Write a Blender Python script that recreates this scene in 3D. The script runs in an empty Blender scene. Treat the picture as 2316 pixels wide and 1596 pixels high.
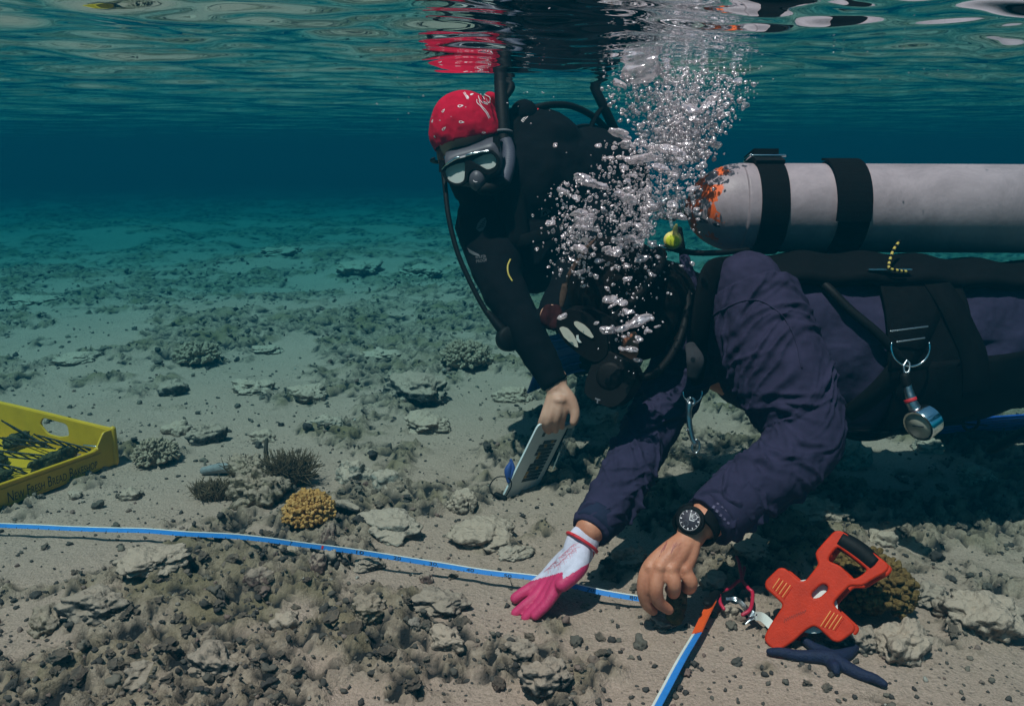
import bpy, bmesh, math, random
import numpy as np
from mathutils import Vector, Matrix
from mathutils.bvhtree import BVHTree
from mathutils.geometry import tessellate_polygon

# ------------------------------------------------------------------ camera, world, sun
scene = bpy.context.scene
COL = scene.collection
R = math.radians
PITCH = R(13.0)
CAM = np.array([0.0, 0.0, 0.75])
cd = bpy.data.cameras.new("camera")
cd.sensor_width = 36.0
cd.lens = 36.0 * 800 / 1024
cd.clip_start = 0.02
cd.clip_end = 400
cam = bpy.data.objects.new("camera", cd)
COL.objects.link(cam)
cam.location = CAM
cam.rotation_euler = (R(90) - PITCH, 0, 0)
scene.camera = cam

SUN_TO = np.array([-0.24, -0.36, 1.0]); SUN_TO /= np.linalg.norm(SUN_TO)
world = bpy.data.worlds.new("World")
scene.world = world
world.use_nodes = True
wn = world.node_tree
wn.nodes.clear()
sky = wn.nodes.new("ShaderNodeTexSky")
sky.sky_type = 'NISHITA'
sky.sun_disc = False
sky.sun_elevation = math.asin(SUN_TO[2])
sky.sun_rotation = math.atan2(SUN_TO[0], SUN_TO[1])
bg = wn.nodes.new("ShaderNodeBackground")
bg.inputs['Strength'].default_value = 0.05
wo = wn.nodes.new("ShaderNodeOutputWorld")
wn.links.new(sky.outputs[0], bg.inputs[0])
wn.links.new(bg.outputs[0], wo.inputs[0])
sd = bpy.data.lights.new("sun", 'SUN')
sd.energy = 5.0
sd.angle = R(0.6)
sd.color = (1.0, 0.50, 0.46)
sun = bpy.data.objects.new("sun", sd)
COL.objects.link(sun)
sun.rotation_euler = Vector(SUN_TO).to_track_quat('Z', 'Y').to_euler()
sun.location = (0, 0, 5)
scene.view_settings.view_transform = 'Standard'
scene.view_settings.look = 'None'
scene.view_settings.exposure = 0.88
scene.view_settings.gamma = 1.0
cy = scene.cycles
cy.max_bounces = 8
cy.diffuse_bounces = 3
cy.glossy_bounces = 5
cy.transmission_bounces = 6
cy.transparent_max_bounces = 16
cy.volume_bounces = 1
cy.caustics_reflective = False
cy.caustics_refractive = False
cy.sample_clamp_indirect = 4.0
cy.use_denoising = True

SURF = 0.957          # mean height of the water surface over the seabed
rng = np.random.default_rng(7)
random.seed(7)

# ------------------------------------------------------------------ maths helpers
FOC = 800.0 * 2315 / 1024
CR = np.array([1.0, 0, 0])
CF = np.array([0, math.cos(PITCH), -math.sin(PITCH)])
CU = np.array([0, math.sin(PITCH), math.cos(PITCH)])

def ray(px, py):
    return CF + (px - 1157.5) / FOC * CR - (py - 798.0) / FOC * CU

def P(px, py, d):
    return CAM + d * ray(px, py)

def mpx(d):            # metres per reference pixel at depth d
    return d / FOC

def plane_hit(px, py, o, n):
    r = ray(px, py)
    return CAM + r * (np.dot(np.asarray(o) - CAM, n) / np.dot(r, n))

def unit(v):
    v = np.asarray(v, float)
    return v / np.linalg.norm(v)

def zc(x0, y0, s):     # detail-crop coordinates -> reference pixels
    return lambda zx, zy: (x0 + zx * s, y0 + zy * s)

_T2 = np.random.default_rng(11).random((256, 256)) * 2 - 1
_T3 = np.random.default_rng(12).random((48, 48, 48)) * 2 - 1

def n2(x, y):
    xi = np.floor(x).astype(int); yi = np.floor(y).astype(int)
    fx = x - xi; fy = y - yi
    fx = fx * fx * (3 - 2 * fx); fy = fy * fy * (3 - 2 * fy)
    a = _T2[xi % 256, yi % 256]; b = _T2[(xi + 1) % 256, yi % 256]
    c = _T2[xi % 256, (yi + 1) % 256]; d = _T2[(xi + 1) % 256, (yi + 1) % 256]
    return (a * (1 - fx) + b * fx) * (1 - fy) + (c * (1 - fx) + d * fx) * fy

def n3(p):
    p = np.asarray(p, float)
    i = np.floor(p).astype(int); f = p - i
    f = f * f * (3 - 2 * f)
    out = 0
    for dx in (0, 1):
        for dy in (0, 1):
            for dz in (0, 1):
                w = (f[:, 0] if dx else 1 - f[:, 0]) * (f[:, 1] if dy else 1 - f[:, 1]) * (f[:, 2] if dz else 1 - f[:, 2])
                out = out + w * _T3[(i[:, 0] + dx) % 48, (i[:, 1] + dy) % 48, (i[:, 2] + dz) % 48]
    return out

def sstep(a, b, x):
    t = np.clip((x - a) / (b - a), 0, 1)
    return t * t * (3 - 2 * t)

# ------------------------------------------------------------------ mesh helpers
def mesh_from(name, V, F, smooth=True):
    me = bpy.data.meshes.new(name)
    V = np.asarray(V, dtype=np.float32)
    if isinstance(F, np.ndarray):
        k = F.shape[1]; n = len(F)
        me.vertices.add(len(V)); me.vertices.foreach_set('co', V.ravel())
        me.loops.add(n * k); me.loops.foreach_set('vertex_index', F.astype(np.int32).ravel())
        me.polygons.add(n)
        me.polygons.foreach_set('loop_start', np.arange(0, n * k, k, dtype=np.int32))
        me.update(calc_edges=True); me.validate()
    else:
        me.from_pydata([tuple(v) for v in V], [], [tuple(int(q) for q in f) for f in F])
        me.update()
    me.polygons.foreach_set('use_smooth', np.full(len(me.polygons), smooth))
    return me

WORLD_LOC = {}

def place(name, me, mat, parent=None, origin=None):
    """link a mesh given in world coordinates as one object whose origin is at its base"""
    n = len(me.vertices)
    co = np.empty(n * 3, dtype=np.float32); me.vertices.foreach_get('co', co); co = co.reshape(-1, 3)
    if origin is None:
        lo, hi = co.min(0), co.max(0)
        origin = np.array([(lo[0] + hi[0]) / 2, (lo[1] + hi[1]) / 2, lo[2]])
    co = co - np.asarray(origin, dtype=np.float32)
    me.vertices.foreach_set('co', co.astype(np.float32).ravel()); me.update()
    o = bpy.data.objects.new(name, me)
    if mat is not None:
        for m in (mat if isinstance(mat, (list, tuple)) else [mat]):
            me.materials.append(m)
    COL.objects.link(o)
    pl = np.zeros(3)
    if parent is not None:
        o.parent = parent; pl = WORLD_LOC[parent.name]
    o.location = np.asarray(origin) - pl
    WORLD_LOC[o.name] = np.asarray(origin, float)
    return o

def mk(name, VF, mat, parent=None, smooth=True, sharp=None):
    V, F = VF
    me = mesh_from(name, V, F, smooth)
    o = place(name, me, mat, parent)
    if sharp:
        try:
            me.set_sharp_from_angle(angle=R(sharp))
        except Exception:
            pass
    return o

def empty(name, loc):
    o = bpy.data.objects.new(name, None)
    o.empty_display_size = 0.05
    COL.objects.link(o); o.location = loc
    WORLD_LOC[o.name] = np.asarray(loc, float)
    return o

def tag(o, label=None, cat=None, group=None, kind=None):
    if label: o['label'] = label
    if cat: o['category'] = cat
    if group: o['group'] = group
    if kind: o['kind'] = kind
    return o

def join(*parts):
    Vs, Fs, n = [], [], 0
    for V, F in parts:
        V = np.asarray(V, float)
        Vs.append(V)
        Fs.extend([[int(q) + n for q in f] for f in F])
        n += len(V)
    return np.vstack(Vs), Fs

def catmull(pts, k):
    pts = np.asarray(pts, float)
    if len(pts) < 3 or k <= 1:
        if k <= 1: return pts
        t = np.linspace(0, 1, k * (len(pts) - 1) + 1)
        return pts[0] * (1 - t[:, None]) + pts[-1] * t[:, None]
    Q = np.vstack([2 * pts[0] - pts[1], pts, 2 * pts[-1] - pts[-2]])
    out = []
    for i in range(len(pts) - 1):
        p0, p1, p2, p3 = Q[i:i + 4]
        for t in np.linspace(0, 1, k, endpoint=False):
            out.append(0.5 * (2 * p1 + (p2 - p0) * t + (2 * p0 - 5 * p1 + 4 * p2 - p3) * t * t + (3 * p1 - p0 - 3 * p2 + p3) * t ** 3))
    out.append(pts[-1])
    return np.array(out)

def frames(path, up=None):
    n = len(path)
    T = np.gradient(path, axis=0)
    T /= np.linalg.norm(T, axis=1)[:, None] + 1e-12
    ref = np.array([0, 0, 1.0]) if up is None else unit(up)
    if abs(np.dot(ref, T[0])) > 0.95: ref = np.array([0, 1.0, 0.1])
    A = np.empty((n, 3)); a = ref - T[0] * np.dot(ref, T[0]); A[0] = unit(a)
    for i in range(1, n):
        a = A[i - 1] - T[i] * np.dot(A[i - 1], T[i]); A[i] = unit(a)
    B = np.cross(T, A)
    return T, A, B

def tube(pts, rads, n=12, k=6, cap='round', flat=1.0, up=None):
    """tapered tube through pts; flat<1 squashes it along the frame's first axis"""
    pts = np.asarray(pts, float)
    rads = np.broadcast_to(np.asarray(rads, float), (len(pts),))
    C = catmull(np.hstack([pts, rads[:, None]]), k)
    path, r = C[:, :3], np.maximum(C[:, 3], 1e-5)
    T, A, B = frames(path, up)
    th = np.linspace(0, 2 * math.pi, n, endpoint=False)
    rings = []
    def ring(c, a, b, rr):
        return c + rr * (np.cos(th)[:, None] * a * flat + np.sin(th)[:, None] * b)
    if cap == 'round':
        for q in (0.97, 0.75, 0.4):
            rings.append(ring(path[0] - T[0] * r[0] * q * min(1, flat + .3), A[0], B[0], r[0] * math.sqrt(1 - q * q)))
    for i in range(len(path)): rings.append(ring(path[i], A[i], B[i], r[i]))
    if cap == 'round':
        for q in (0.4, 0.75, 0.97):
            rings.append(ring(path[-1] + T[-1] * r[-1] * q * min(1, flat + .3), A[-1], B[-1], r[-1] * math.sqrt(1 - q * q)))
    V = np.vstack(rings); m = len(rings)
    F = []
    for i in range(m - 1):
        for j in range(n):
            j2 = (j + 1) % n
            F.append([i * n + j, i * n + j2, (i + 1) * n + j2, (i + 1) * n + j])
    F.append(list(range(n))[::-1]); F.append([(m - 1) * n + j for j in range(n)])
    return V, F

_ICO = {}
def ico(sub):
    if sub not in _ICO:
        bm = bmesh.new(); bmesh.ops.create_icosphere(bm, subdivisions=sub, radius=1)
        V = np.array([v.co[:] for v in bm.verts]); F = [[v.index for v in f.verts] for f in bm.faces]
        bm.free(); _ICO[sub] = (V, F)
    return _ICO[sub]

def ball(c, r, sub=3, axes=None):
    """ellipsoid: r scalar or 3 radii, axes optional 3 unit rows"""
    V, F = ico(sub)
    W = V * np.broadcast_to(np.asarray(r, float), (3,))
    if axes is not None: W = W @ np.asarray(axes, float)
    return W + np.asarray(c, float), F

def box(c, ax, half):
    """box at c with axis rows ax and half sizes"""
    ax = np.asarray(ax, float); c = np.asarray(c, float)
    S = np.array([[-1, -1, -1], [1, -1, -1], [1, 1, -1], [-1, 1, -1], [-1, -1, 1], [1, -1, 1], [1, 1, 1], [-1, 1, 1]], float)
    return c + (S * np.asarray(half, float)) @ ax, [[3, 2, 1, 0], [4, 5, 6, 7], [0, 1, 5, 4], [1, 2, 6, 5], [2, 3, 7, 6], [3, 0, 4, 7]]

def bevel_obj(o, w, seg=2):
    m = o.modifiers.new('bevel', 'BEVEL'); m.width = w; m.segments = seg; m.limit_method = 'ANGLE'; m.angle_limit = R(35)
    bake(o); return o

def bake(o):
    dg = bpy.context.evaluated_depsgraph_get()
    me = bpy.data.meshes.new_from_object(o.evaluated_get(dg))
    o.modifiers.clear(); o.data = me

def fuse(parts, voxel, smooth=3, factor=0.5):
    """melt closed shells into one continuous skin; returns V, F(quads)"""
    V, F = join(*parts)
    me = mesh_from('tmp', V, F)
    o = bpy.data.objects.new('tmp', me); COL.objects.link(o)
    m = o.modifiers.new('r', 'REMESH'); m.mode = 'VOXEL'; m.voxel_size = voxel; m.adaptivity = 0
    if smooth:
        s = o.modifiers.new('s', 'SMOOTH'); s.factor = factor; s.iterations = smooth
    dg = bpy.context.evaluated_depsgraph_get()
    m2 = bpy.data.meshes.new_from_object(o.evaluated_get(dg))
    Vn = np.empty(len(m2.vertices) * 3, dtype=np.float32); m2.vertices.foreach_get('co', Vn)
    Fn = np.empty(len(m2.loops), dtype=np.int32); m2.loops.foreach_get('vertex_index', Fn)
    quad = len(Fn) == 4 * len(m2.polygons)
    Fn = Fn.reshape(-1, 4) if quad else [list(p.vertices) for p in m2.polygons]
    bpy.data.objects.remove(o); bpy.data.meshes.remove(me); bpy.data.meshes.remove(m2)
    return Vn.reshape(-1, 3).astype(float), Fn

def normals_of(V, F):
    F = np.asarray(F)
    n = np.cross(V[F[:, 2]] - V[F[:, 0]], V[F[:, 3]] - V[F[:, 1]])
    N = np.zeros_like(V)
    for k in range(4): np.add.at(N, F[:, k], n)
    return N / (np.linalg.norm(N, axis=1)[:, None] + 1e-12)

def bvh_of(*objs):
    V, F, n = [], [], 0
    for o in objs:
        off = WORLD_LOC[o.name]
        V += [tuple(np.array(v.co) + off) for v in o.data.vertices]
        F += [[i + n for i in p.vertices] for p in o.data.polygons]
        n = len(V)
    return BVHTree.FromPolygons(V, F)

def cast(bvh, px, py, off=0.001, d=1.8):
    r = unit(ray(px, py))
    h = bvh.ray_cast(Vector(CAM), Vector(r))
    if h[0] is None: return P(px, py, d)
    nn = np.array(h[1]);
    if np.dot(nn, r) > 0: nn = -nn
    return np.array(h[0]) + nn * off

def decal(polys, bvh, off=0.001, d=1.8):
    """flat marks printed on a surface: outlines in reference pixels laid onto it"""
    parts = []
    for poly in polys:
        V = np.array([cast(bvh, x, y, off, d) for x, y in poly])
        tri = tessellate_polygon([[Vector((x, y, 0)) for x, y in poly]])
        parts.append((V, [list(t) for t in tri]))
    return join(*parts)

def prism(pts, n, t):
    """outline pts (3-D, planar) extruded by t along n"""
    A = np.asarray(pts, float); n = unit(n)
    k = len(A)
    V = np.vstack([A, A + n * t])
    tri = tessellate_polygon([[Vector(p) for p in A]])
    F = [list(q)[::-1] for q in tri] + [[i + k for i in q] for q in tri]
    F += [[i, (i + 1) % k, (i + 1) % k + k, i + k] for i in range(k)]
    return V, F

def fix_normals(o):
    bm = bmesh.new(); bm.from_mesh(o.data); bmesh.ops.recalc_face_normals(bm, faces=bm.faces); bm.to_mesh(o.data); bm.free(); return o

def plate(outlines, o, ex, ey, thick, bev=0.0, res=1):
    """filled 2-D outlines (later ones are holes) with rounded edges, set in the plane o + x*ex + y*ey; thickness along ex x ey"""
    cu = bpy.data.curves.new('tmp', 'CURVE'); cu.dimensions = '2D'; cu.fill_mode = 'BOTH'
    cu.extrude = max(thick / 2 - bev, 1e-5); cu.bevel_depth = bev; cu.bevel_resolution = res
    for ol in outlines:
        sp = cu.splines.new('POLY'); sp.points.add(len(ol) - 1); sp.use_cyclic_u = True
        for p, q in zip(sp.points, ol): p.co = (q[0], q[1], 0, 1)
    ob = bpy.data.objects.new('tmp', cu); COL.objects.link(ob)
    dg = bpy.context.evaluated_depsgraph_get()
    me = bpy.data.meshes.new_from_object(ob.evaluated_get(dg))
    V = np.array([v.co[:] for v in me.vertices]); F = [list(p.vertices) for p in me.polygons]
    bpy.data.objects.remove(ob); bpy.data.curves.remove(cu); bpy.data.meshes.remove(me)
    ex = np.asarray(ex, float); ey = np.asarray(ey, float); ez = unit(np.cross(ex, ey))
    return np.asarray(o) + V[:, :1] * ex + V[:, 1:2] * ey + V[:, 2:] * ez, F

def rounded(pts, r, k=4):
    """round the corners of a 2-D outline"""
    pts = [np.array(p, float) for p in pts]; out = []
    for i, p in enumerate(pts):
        a = pts[i - 1]; b = pts[(i + 1) % len(pts)]
        da = np.linalg.norm(a - p); db = np.linalg.norm(b - p)
        q = min(r, da * .45, db * .45)
        s = p + (a - p) / da * q; e = p + (b - p) / db * q
        for t in np.linspace(0, 1, k):
            out.append((1 - t) ** 2 * s + 2 * t * (1 - t) * p + t * t * e)
    return out

def text2d(s, caps=False):
    cu = bpy.data.curves.new('tmp', 'FONT'); cu.body = s; cu.size = 1.0
    cu.resolution_u = 3
    if caps:
        cu.small_caps_scale = 0.72
        for i, ch in enumerate(s):
            if ch.islower(): cu.body_format[i].use_small_caps = True
    ob = bpy.data.objects.new('tmp', cu); COL.objects.link(ob)
    dg = bpy.context.evaluated_depsgraph_get()
    me = bpy.data.meshes.new_from_object(ob.evaluated_get(dg))
    V = np.array([v.co[:] for v in me.vertices]); F = [list(p.vertices) for p in me.polygons]
    bpy.data.objects.remove(ob); bpy.data.curves.remove(cu); bpy.data.meshes.remove(me)
    V[:, 0] -= V[:, 0].min(); V[:, 1] -= 0
    return V, F

def text_on(s, p0, p1, h, bvh, off=.0008, caps=False, d=1.8):
    """words printed along the pixel line p0-p1, letters h pixels high, laid onto a surface"""
    V, F = text2d(s, caps)
    p0 = np.array(p0, float); p1 = np.array(p1, float)
    ex = (p1 - p0) / V[:, 0].max(); u = unit(p1 - p0); ey = np.array([u[1], -u[0]]) * h / max(V[:, 1].max(), .01)
    W = np.array([cast(bvh, *(p0 + ex * v[0] + ey * v[1]), off, d) for v in V])
    return W, F

def ribbon(path, width_dir, w, t):
    """strip with thickness following path; width_dir per point or one vector"""
    path = np.asarray(path, float); n = len(path)
    Wd = np.broadcast_to(np.asarray(width_dir, float), (n, 3)).copy()
    T = np.gradient(path, axis=0); T /= np.linalg.norm(T, axis=1)[:, None]
    Wd -= T * (Wd * T).sum(1)[:, None]; Wd /= np.linalg.norm(Wd, axis=1)[:, None]
    Nn = np.cross(T, Wd)
    w = np.broadcast_to(np.asarray(w, float), (n,))[:, None]
    a = path - Wd * w / 2; b = path + Wd * w / 2
    rows = np.stack([a - Nn * t / 2, b - Nn * t / 2, b + Nn * t / 2, a + Nn * t / 2], 1)
    V = rows.reshape(-1, 3); F = []
    for i in range(n - 1):
        for j in range(4):
            F.append([i * 4 + j, i * 4 + (j + 1) % 4, (i + 1) * 4 + (j + 1) % 4, (i + 1) * 4 + j])
    F += [[3, 2, 1, 0], [n * 4 - 4, n * 4 - 3, n * 4 - 2, n * 4 - 1]]
    return V, F

def torus(c, n, r, t, seg=32, ns=8, a0=0, a1=360, up=None):
    n = unit(n); u = np.array([0, 0, 1.0]) if up is None else unit(up)
    if abs(np.dot(u, n)) > .95: u = np.array([1.0, 0, 0])
    u = unit(u - n * np.dot(u, n)); v = np.cross(n, u)
    th = np.radians(np.linspace(a0, a1, seg + 1))
    pts = np.asarray(c) + r * (np.cos(th)[:, None] * u + np.sin(th)[:, None] * v)
    return tube(pts, t, ns, 1, cap='flat')

def lathe(c, axis, prof, seg=32):
    """profile rows (distance along axis, radius) turned round the axis"""
    a = unit(axis); u = unit(np.cross(a, [0.3, 1, .2])); v = np.cross(a, u)
    th = np.linspace(0, 2 * math.pi, seg, endpoint=False)
    V = np.vstack([np.asarray(c) + a * s + max(r, 1e-5) * (np.cos(th)[:, None] * u + np.sin(th)[:, None] * v) for s, r in prof])
    m = len(prof); F = []
    for i in range(m - 1):
        for j in range(seg):
            j2 = (j + 1) % seg
            F.append([i * seg + j, i * seg + j2, (i + 1) * seg + j2, (i + 1) * seg + j])
    F.append(list(range(seg))[::-1]); F.append([(m - 1) * seg + j for j in range(seg)])
    return V, F

# ------------------------------------------------------------------ materials
class NT:
    def __init__(s, m): s.t = m.node_tree; s.n = s.t.nodes; s.l = s.t.links
    def new(s, typ, **kw):
        x = s.n.new(typ)
        for k, v in kw.items(): setattr(x, k, v)
        return x
    def link(s, a, b): s.l.new(a, b)
    def noise(s, scale, detail=4, rough=.6, vec=None, dist=0):
        x = s.new('ShaderNodeTexNoise'); x.inputs['Scale'].default_value = scale; x.inputs['Detail'].default_value = detail
        x.inputs['Roughness'].default_value = rough; x.inputs['Distortion'].default_value = dist
        if vec is not None: s.link(vec, x.inputs['Vector'])
        return x.outputs[0]
    def obj(s): return s.new('ShaderNodeTexCoord').outputs['Object']
    def ramp(s, fac, stops):
        x = s.new('ShaderNodeValToRGB'); s.link(fac, x.inputs[0])
        e = x.color_ramp.elements
        while len(e) < len(stops): e.new(.5)
        for q, (p, c) in zip(e, stops): q.position = p; q.color = (*c, 1) if len(c) == 3 else c
        return x.outputs[0]
    def mix(s, fac, a, b, mode='MIX'):
        x = s.new('ShaderNodeMix', data_type='RGBA', blend_type=mode)
        for i, v in ((0, fac), (6, a), (7, b)):
            if hasattr(v, 'is_output'): s.link(v, x.inputs[i])
            elif i == 0: x.inputs[0].default_value = v
            else: x.inputs[i].default_value = (*v, 1)
        return x.outputs[2]
    def math(s, op, a, b=0.0):
        x = s.new('ShaderNodeMath', operation=op)
        for i, v in ((0, a), (1, b)):
            if hasattr(v, 'is_output'): s.link(v, x.inputs[i])
            else: x.inputs[i].default_value = v
        return x.outputs[0]
    def bump(s, h, strength, dist):
        x = s.new('ShaderNodeBump'); x.inputs['Strength'].default_value = strength; x.inputs['Distance'].default_value = dist
        s.link(h, x.inputs['Height']); return x.outputs[0]

def material(name, col=(.5, .5, .5), rough=.6, metal=0.0, var=.25, vscale=40, bump=0.0, bscale=120, spec=.5, alpha=1.0, trans=0.0, sss=0.0):
    m = bpy.data.materials.new(name); m.use_nodes = True
    t = NT(m); b = t.n['Principled BSDF']
    b.inputs['Roughness'].default_value = rough; b.inputs['Metallic'].default_value = metal
    b.inputs['Specular IOR Level'].default_value = spec
    b.inputs['Alpha'].default_value = alpha
    b.inputs['Transmission Weight'].default_value = trans
    if sss: b.inputs['Subsurface Weight'].default_value = sss; b.inputs['Subsurface Radius'].default_value = (.01, .004, .002); b.inputs['Subsurface Scale'].default_value = .5
    v = t.obj()
    if var:
        n = t.noise(vscale, 5, .65, v)
        c = np.array(col)
        lo, hi = np.clip(c * (1 - var), 0, 1), np.clip(c * (1 + var), 0, 1)
        t.link(t.ramp(n, [(.3, tuple(lo)), (.7, tuple(hi))]), b.inputs['Base Color'])
    else:
        b.inputs['Base Color'].default_value = (*col, 1)
    if bump:
        t.link(t.bump(t.noise(bscale, 4, .6, v), 1.0, bump), b.inputs['Normal'])
    return m, t, b

def M(*a, **k): return material(*a, **k)[0]

def seabed_material():
    m, t, b = material('sand and rubble', var=0, rough=.9, spec=.15)
    v = t.obj()
    at = t.new('ShaderNodeAttribute', attribute_name='rubble').outputs['Fac']
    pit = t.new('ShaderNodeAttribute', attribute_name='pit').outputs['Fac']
    sand = t.mix(t.noise(3.0, 5, .6, v), (.52, .35, .275), (.70, .48, .39))
    sand = t.mix(t.ramp(t.noise(260, 3, .7, v), [(.35, (0, 0, 0)), (.75, (1, 1, 1))]), sand, (.36, .26, .19))
    rock = t.ramp(t.noise(55, 6, .75, v), [(.25, (.07, .055, .045)), (.40, (.25, .18, .135)), (.54, (.43, .315, .235)), (.75, (.56, .42, .325))])
    rock = t.mix(t.ramp(t.noise(5, 3, .6, v), [(.45, (0, 0, 0)), (.7, (1, 1, 1))]), rock, (.24, .18, .095))
    c = t.mix(at, sand, rock)
    c = t.mix(pit, c, (.026, .025, .026))  # hollows coloured near black, painting in the shade inside them
    speck = t.new('ShaderNodeTexVoronoi'); speck.inputs['Scale'].default_value = 75; t.link(v, speck.inputs['Vector'])
    sp = t.math('MULTIPLY', t.ramp(speck.outputs['Distance'], [(.16, (1, 1, 1)), (.24, (0, 0, 0))]), t.ramp(t.noise(9, 3, .6, v), [(.46, (0, 0, 0)), (.6, (1, 1, 1))]))
    c = t.mix(sp, c, (.06, .055, .05))
    t.link(c, b.inputs['Base Color'])
    h = t.math('ADD', t.noise(180, 5, .7, v), t.math('MULTIPLY', t.noise(60, 5, .7, v), 1.6))
    t.link(t.bump(h, .9, .008), b.inputs['Normal'])
    return m

def rock_material(name, a, b_, c, scale=60, dust=.0):
    m, t, b = material(name, var=0, rough=.92, spec=.15)
    v = t.obj()
    col = t.ramp(t.noise(scale, 6, .75, v), [(.28, a), (.5, b_), (.72, c)])
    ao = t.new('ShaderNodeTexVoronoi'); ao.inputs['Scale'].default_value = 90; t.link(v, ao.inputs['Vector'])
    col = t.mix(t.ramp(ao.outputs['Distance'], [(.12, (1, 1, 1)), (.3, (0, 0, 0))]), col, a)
    if dust:   # sand settled on the upward faces
        ge = t.new('ShaderNodeNewGeometry'); sx = t.new('ShaderNodeSeparateXYZ'); t.link(ge.outputs['Normal'], sx.inputs[0])
        up = t.math('ADD', sx.outputs[2], t.math('MULTIPLY', t.noise(45, 5, .7, v), .9))
        col = t.mix(t.math('MULTIPLY', t.ramp(up, [(.65, (0, 0, 0)), (1.45, (1, 1, 1))]), dust), col, (.56, .415, .32))
    t.link(col, b.inputs['Base Color'])
    t.link(t.bump(t.math('ADD', t.noise(140, 6, .75, v), ao.outputs['Distance']), 1.0, .006), b.inputs['Normal'])
    return m

def pebble_material():
    m, t, b = material('rubble pebbles', var=0, rough=.9, spec=.2)
    a = t.new('ShaderNodeAttribute', attribute_name='tone').outputs['Fac']
    c = t.ramp(a, [(0, (.02, .02, .024)), (.30, (.06, .055, .05)), (.55, (.17, .14, .11)), (.8, (.22, .13, .11)), (.93, (.34, .30, .25)), (1, (.6, .57, .52))])
    v = t.obj()
    c = t.mix(t.math('MULTIPLY', t.noise(160, 4, .7, v), .28), c, (.26, .20, .155))
    ge = t.new('ShaderNodeNewGeometry'); sx = t.new('ShaderNodeSeparateXYZ'); t.link(ge.outputs['Normal'], sx.inputs[0])
    up = t.math('ADD', sx.outputs[2], t.math('MULTIPLY', t.noise(70, 4, .7, v), .9))
    c = t.mix(t.math('MULTIPLY', t.ramp(up, [(1.0, (0, 0, 0)), (1.6, (1, 1, 1))]), .35), c, (.52, .39, .30))
    t.link(c, b.inputs['Base Color'])
    t.link(t.bump(t.noise(300, 4, .7, v), .8, .003), b.inputs['Normal'])
    return m

def water_material():
    m = bpy.data.materials.new('water surface'); m.use_nodes = True
    t = NT(m); t.n.clear()
    out = t.new('ShaderNodeOutputMaterial')
    fr = t.new('ShaderNodeFresnel'); fr.inputs['IOR'].default_value = 1.333
    g = t.new('ShaderNodeBsdfGlossy'); g.inputs['Roughness'].default_value = 0.0; g.inputs['Color'].default_value = (.97, .98, 1, 1)
    tr = t.new('ShaderNodeBsdfTransparent')
    mx = t.new('ShaderNodeMixShader')
    t.link(fr.outputs[0], mx.inputs[0]); t.link(tr.outputs[0], mx.inputs[1]); t.link(g.outputs[0], mx.inputs[2])
    t.link(mx.outputs[0], out.inputs[0])
    return m

def haze_material():
    m = bpy.data.materials.new('sea water'); m.use_nodes = True
    t = NT(m); t.n.clear()
    out = t.new('ShaderNodeOutputMaterial')
    v = t.new('ShaderNodeVolumePrincipled')
    v.inputs['Color'].default_value = (.001, .0388, .0624, 1)
    v.inputs['Density'].default_value = .46
    v.inputs['Absorption Color'].default_value = (.0, .476, .551, 1)
    v.inputs['Anisotropy'].default_value = .25
    t.link(v.outputs[0], out.inputs['Volume'])
    return m

def cloth_material(name, col, weave=900, wr=.0):
    m, t, b = material(name, col, rough=.9, var=.18, vscale=25, spec=.08)
    v = t.obj()
    h = t.math('ADD', t.math('MULTIPLY', t.noise(weave, 2, .5, v), .25), t.noise(60, 4, .6, v))
    t.link(t.bump(h, .6, .0025), b.inputs['Normal'])
    return m

def skin_material(name, a, b_):
    m, t, b = material(name, var=0, rough=.5, spec=.4, sss=.1)
    v = t.obj()
    c = t.ramp(t.noise(28, 5, .6, v), [(.3, a), (.7, b_)])
    t.link(c, b.inputs['Base Color'])
    w = t.new('ShaderNodeTexVoronoi'); w.inputs['Scale'].default_value = 420; t.link(v, w.inputs['Vector'])
    t.link(t.bump(t.math('ADD', w.outputs['Distance'], t.noise(90, 4, .6, v)), .3, .0012), b.inputs['Normal'])
    return m

def tank_material():
    m, t, b = material('worn tank paint', var=0, rough=.5, spec=.4)
    v = t.obj()
    base = t.ramp(t.noise(7, 8, .78, v, .6), [(.25, (.20, .165, .18)), (.72, (.45, .37, .40))])
    base = t.mix(t.ramp(t.noise(70, 5, .75, v), [(.60, (0, 0, 0)), (.74, (1, 1, 1))]), base, (.26, .23, .25))
    sx = t.new('ShaderNodeSeparateXYZ'); t.link(v, sx.inputs[0])
    # old orange paint left on the shoulder of the cylinder
    zone = t.ramp(t.math('ADD', t.math('MULTIPLY', sx.outputs[0], 8.0), .90), [(0, (1, 1, 1)), (.45, (1, 1, 1)), (.92, (0, 0, 0))])
    blot = t.math('ADD', t.noise(24, 6, .62, v), t.math('MULTIPLY', zone, .15))
    org = t.ramp(blot, [(.645, (0, 0, 0)), (.655, (1, 1, 1))])
    org = t.math('MULTIPLY', org, t.ramp(zone, [(.25, (0, 0, 0)), (.35, (1, 1, 1))]))
    c = t.mix(org, base, (.80, .13, .02))
    blk = t.math('MULTIPLY', t.ramp(t.noise(42, 5, .7, v, .4), [(.74, (0, 0, 0)), (.755, (1, 1, 1))]), t.ramp(zone, [(.3, (0, 0, 0)), (.4, (1, 1, 1))]))
    c = t.mix(blk, c, (.03, .03, .035))
    t.link(c, b.inputs['Base Color'])
    t.link(t.bump(t.noise(90, 5, .7, v), .3, .002), b.inputs['Normal'])
    return m

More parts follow.
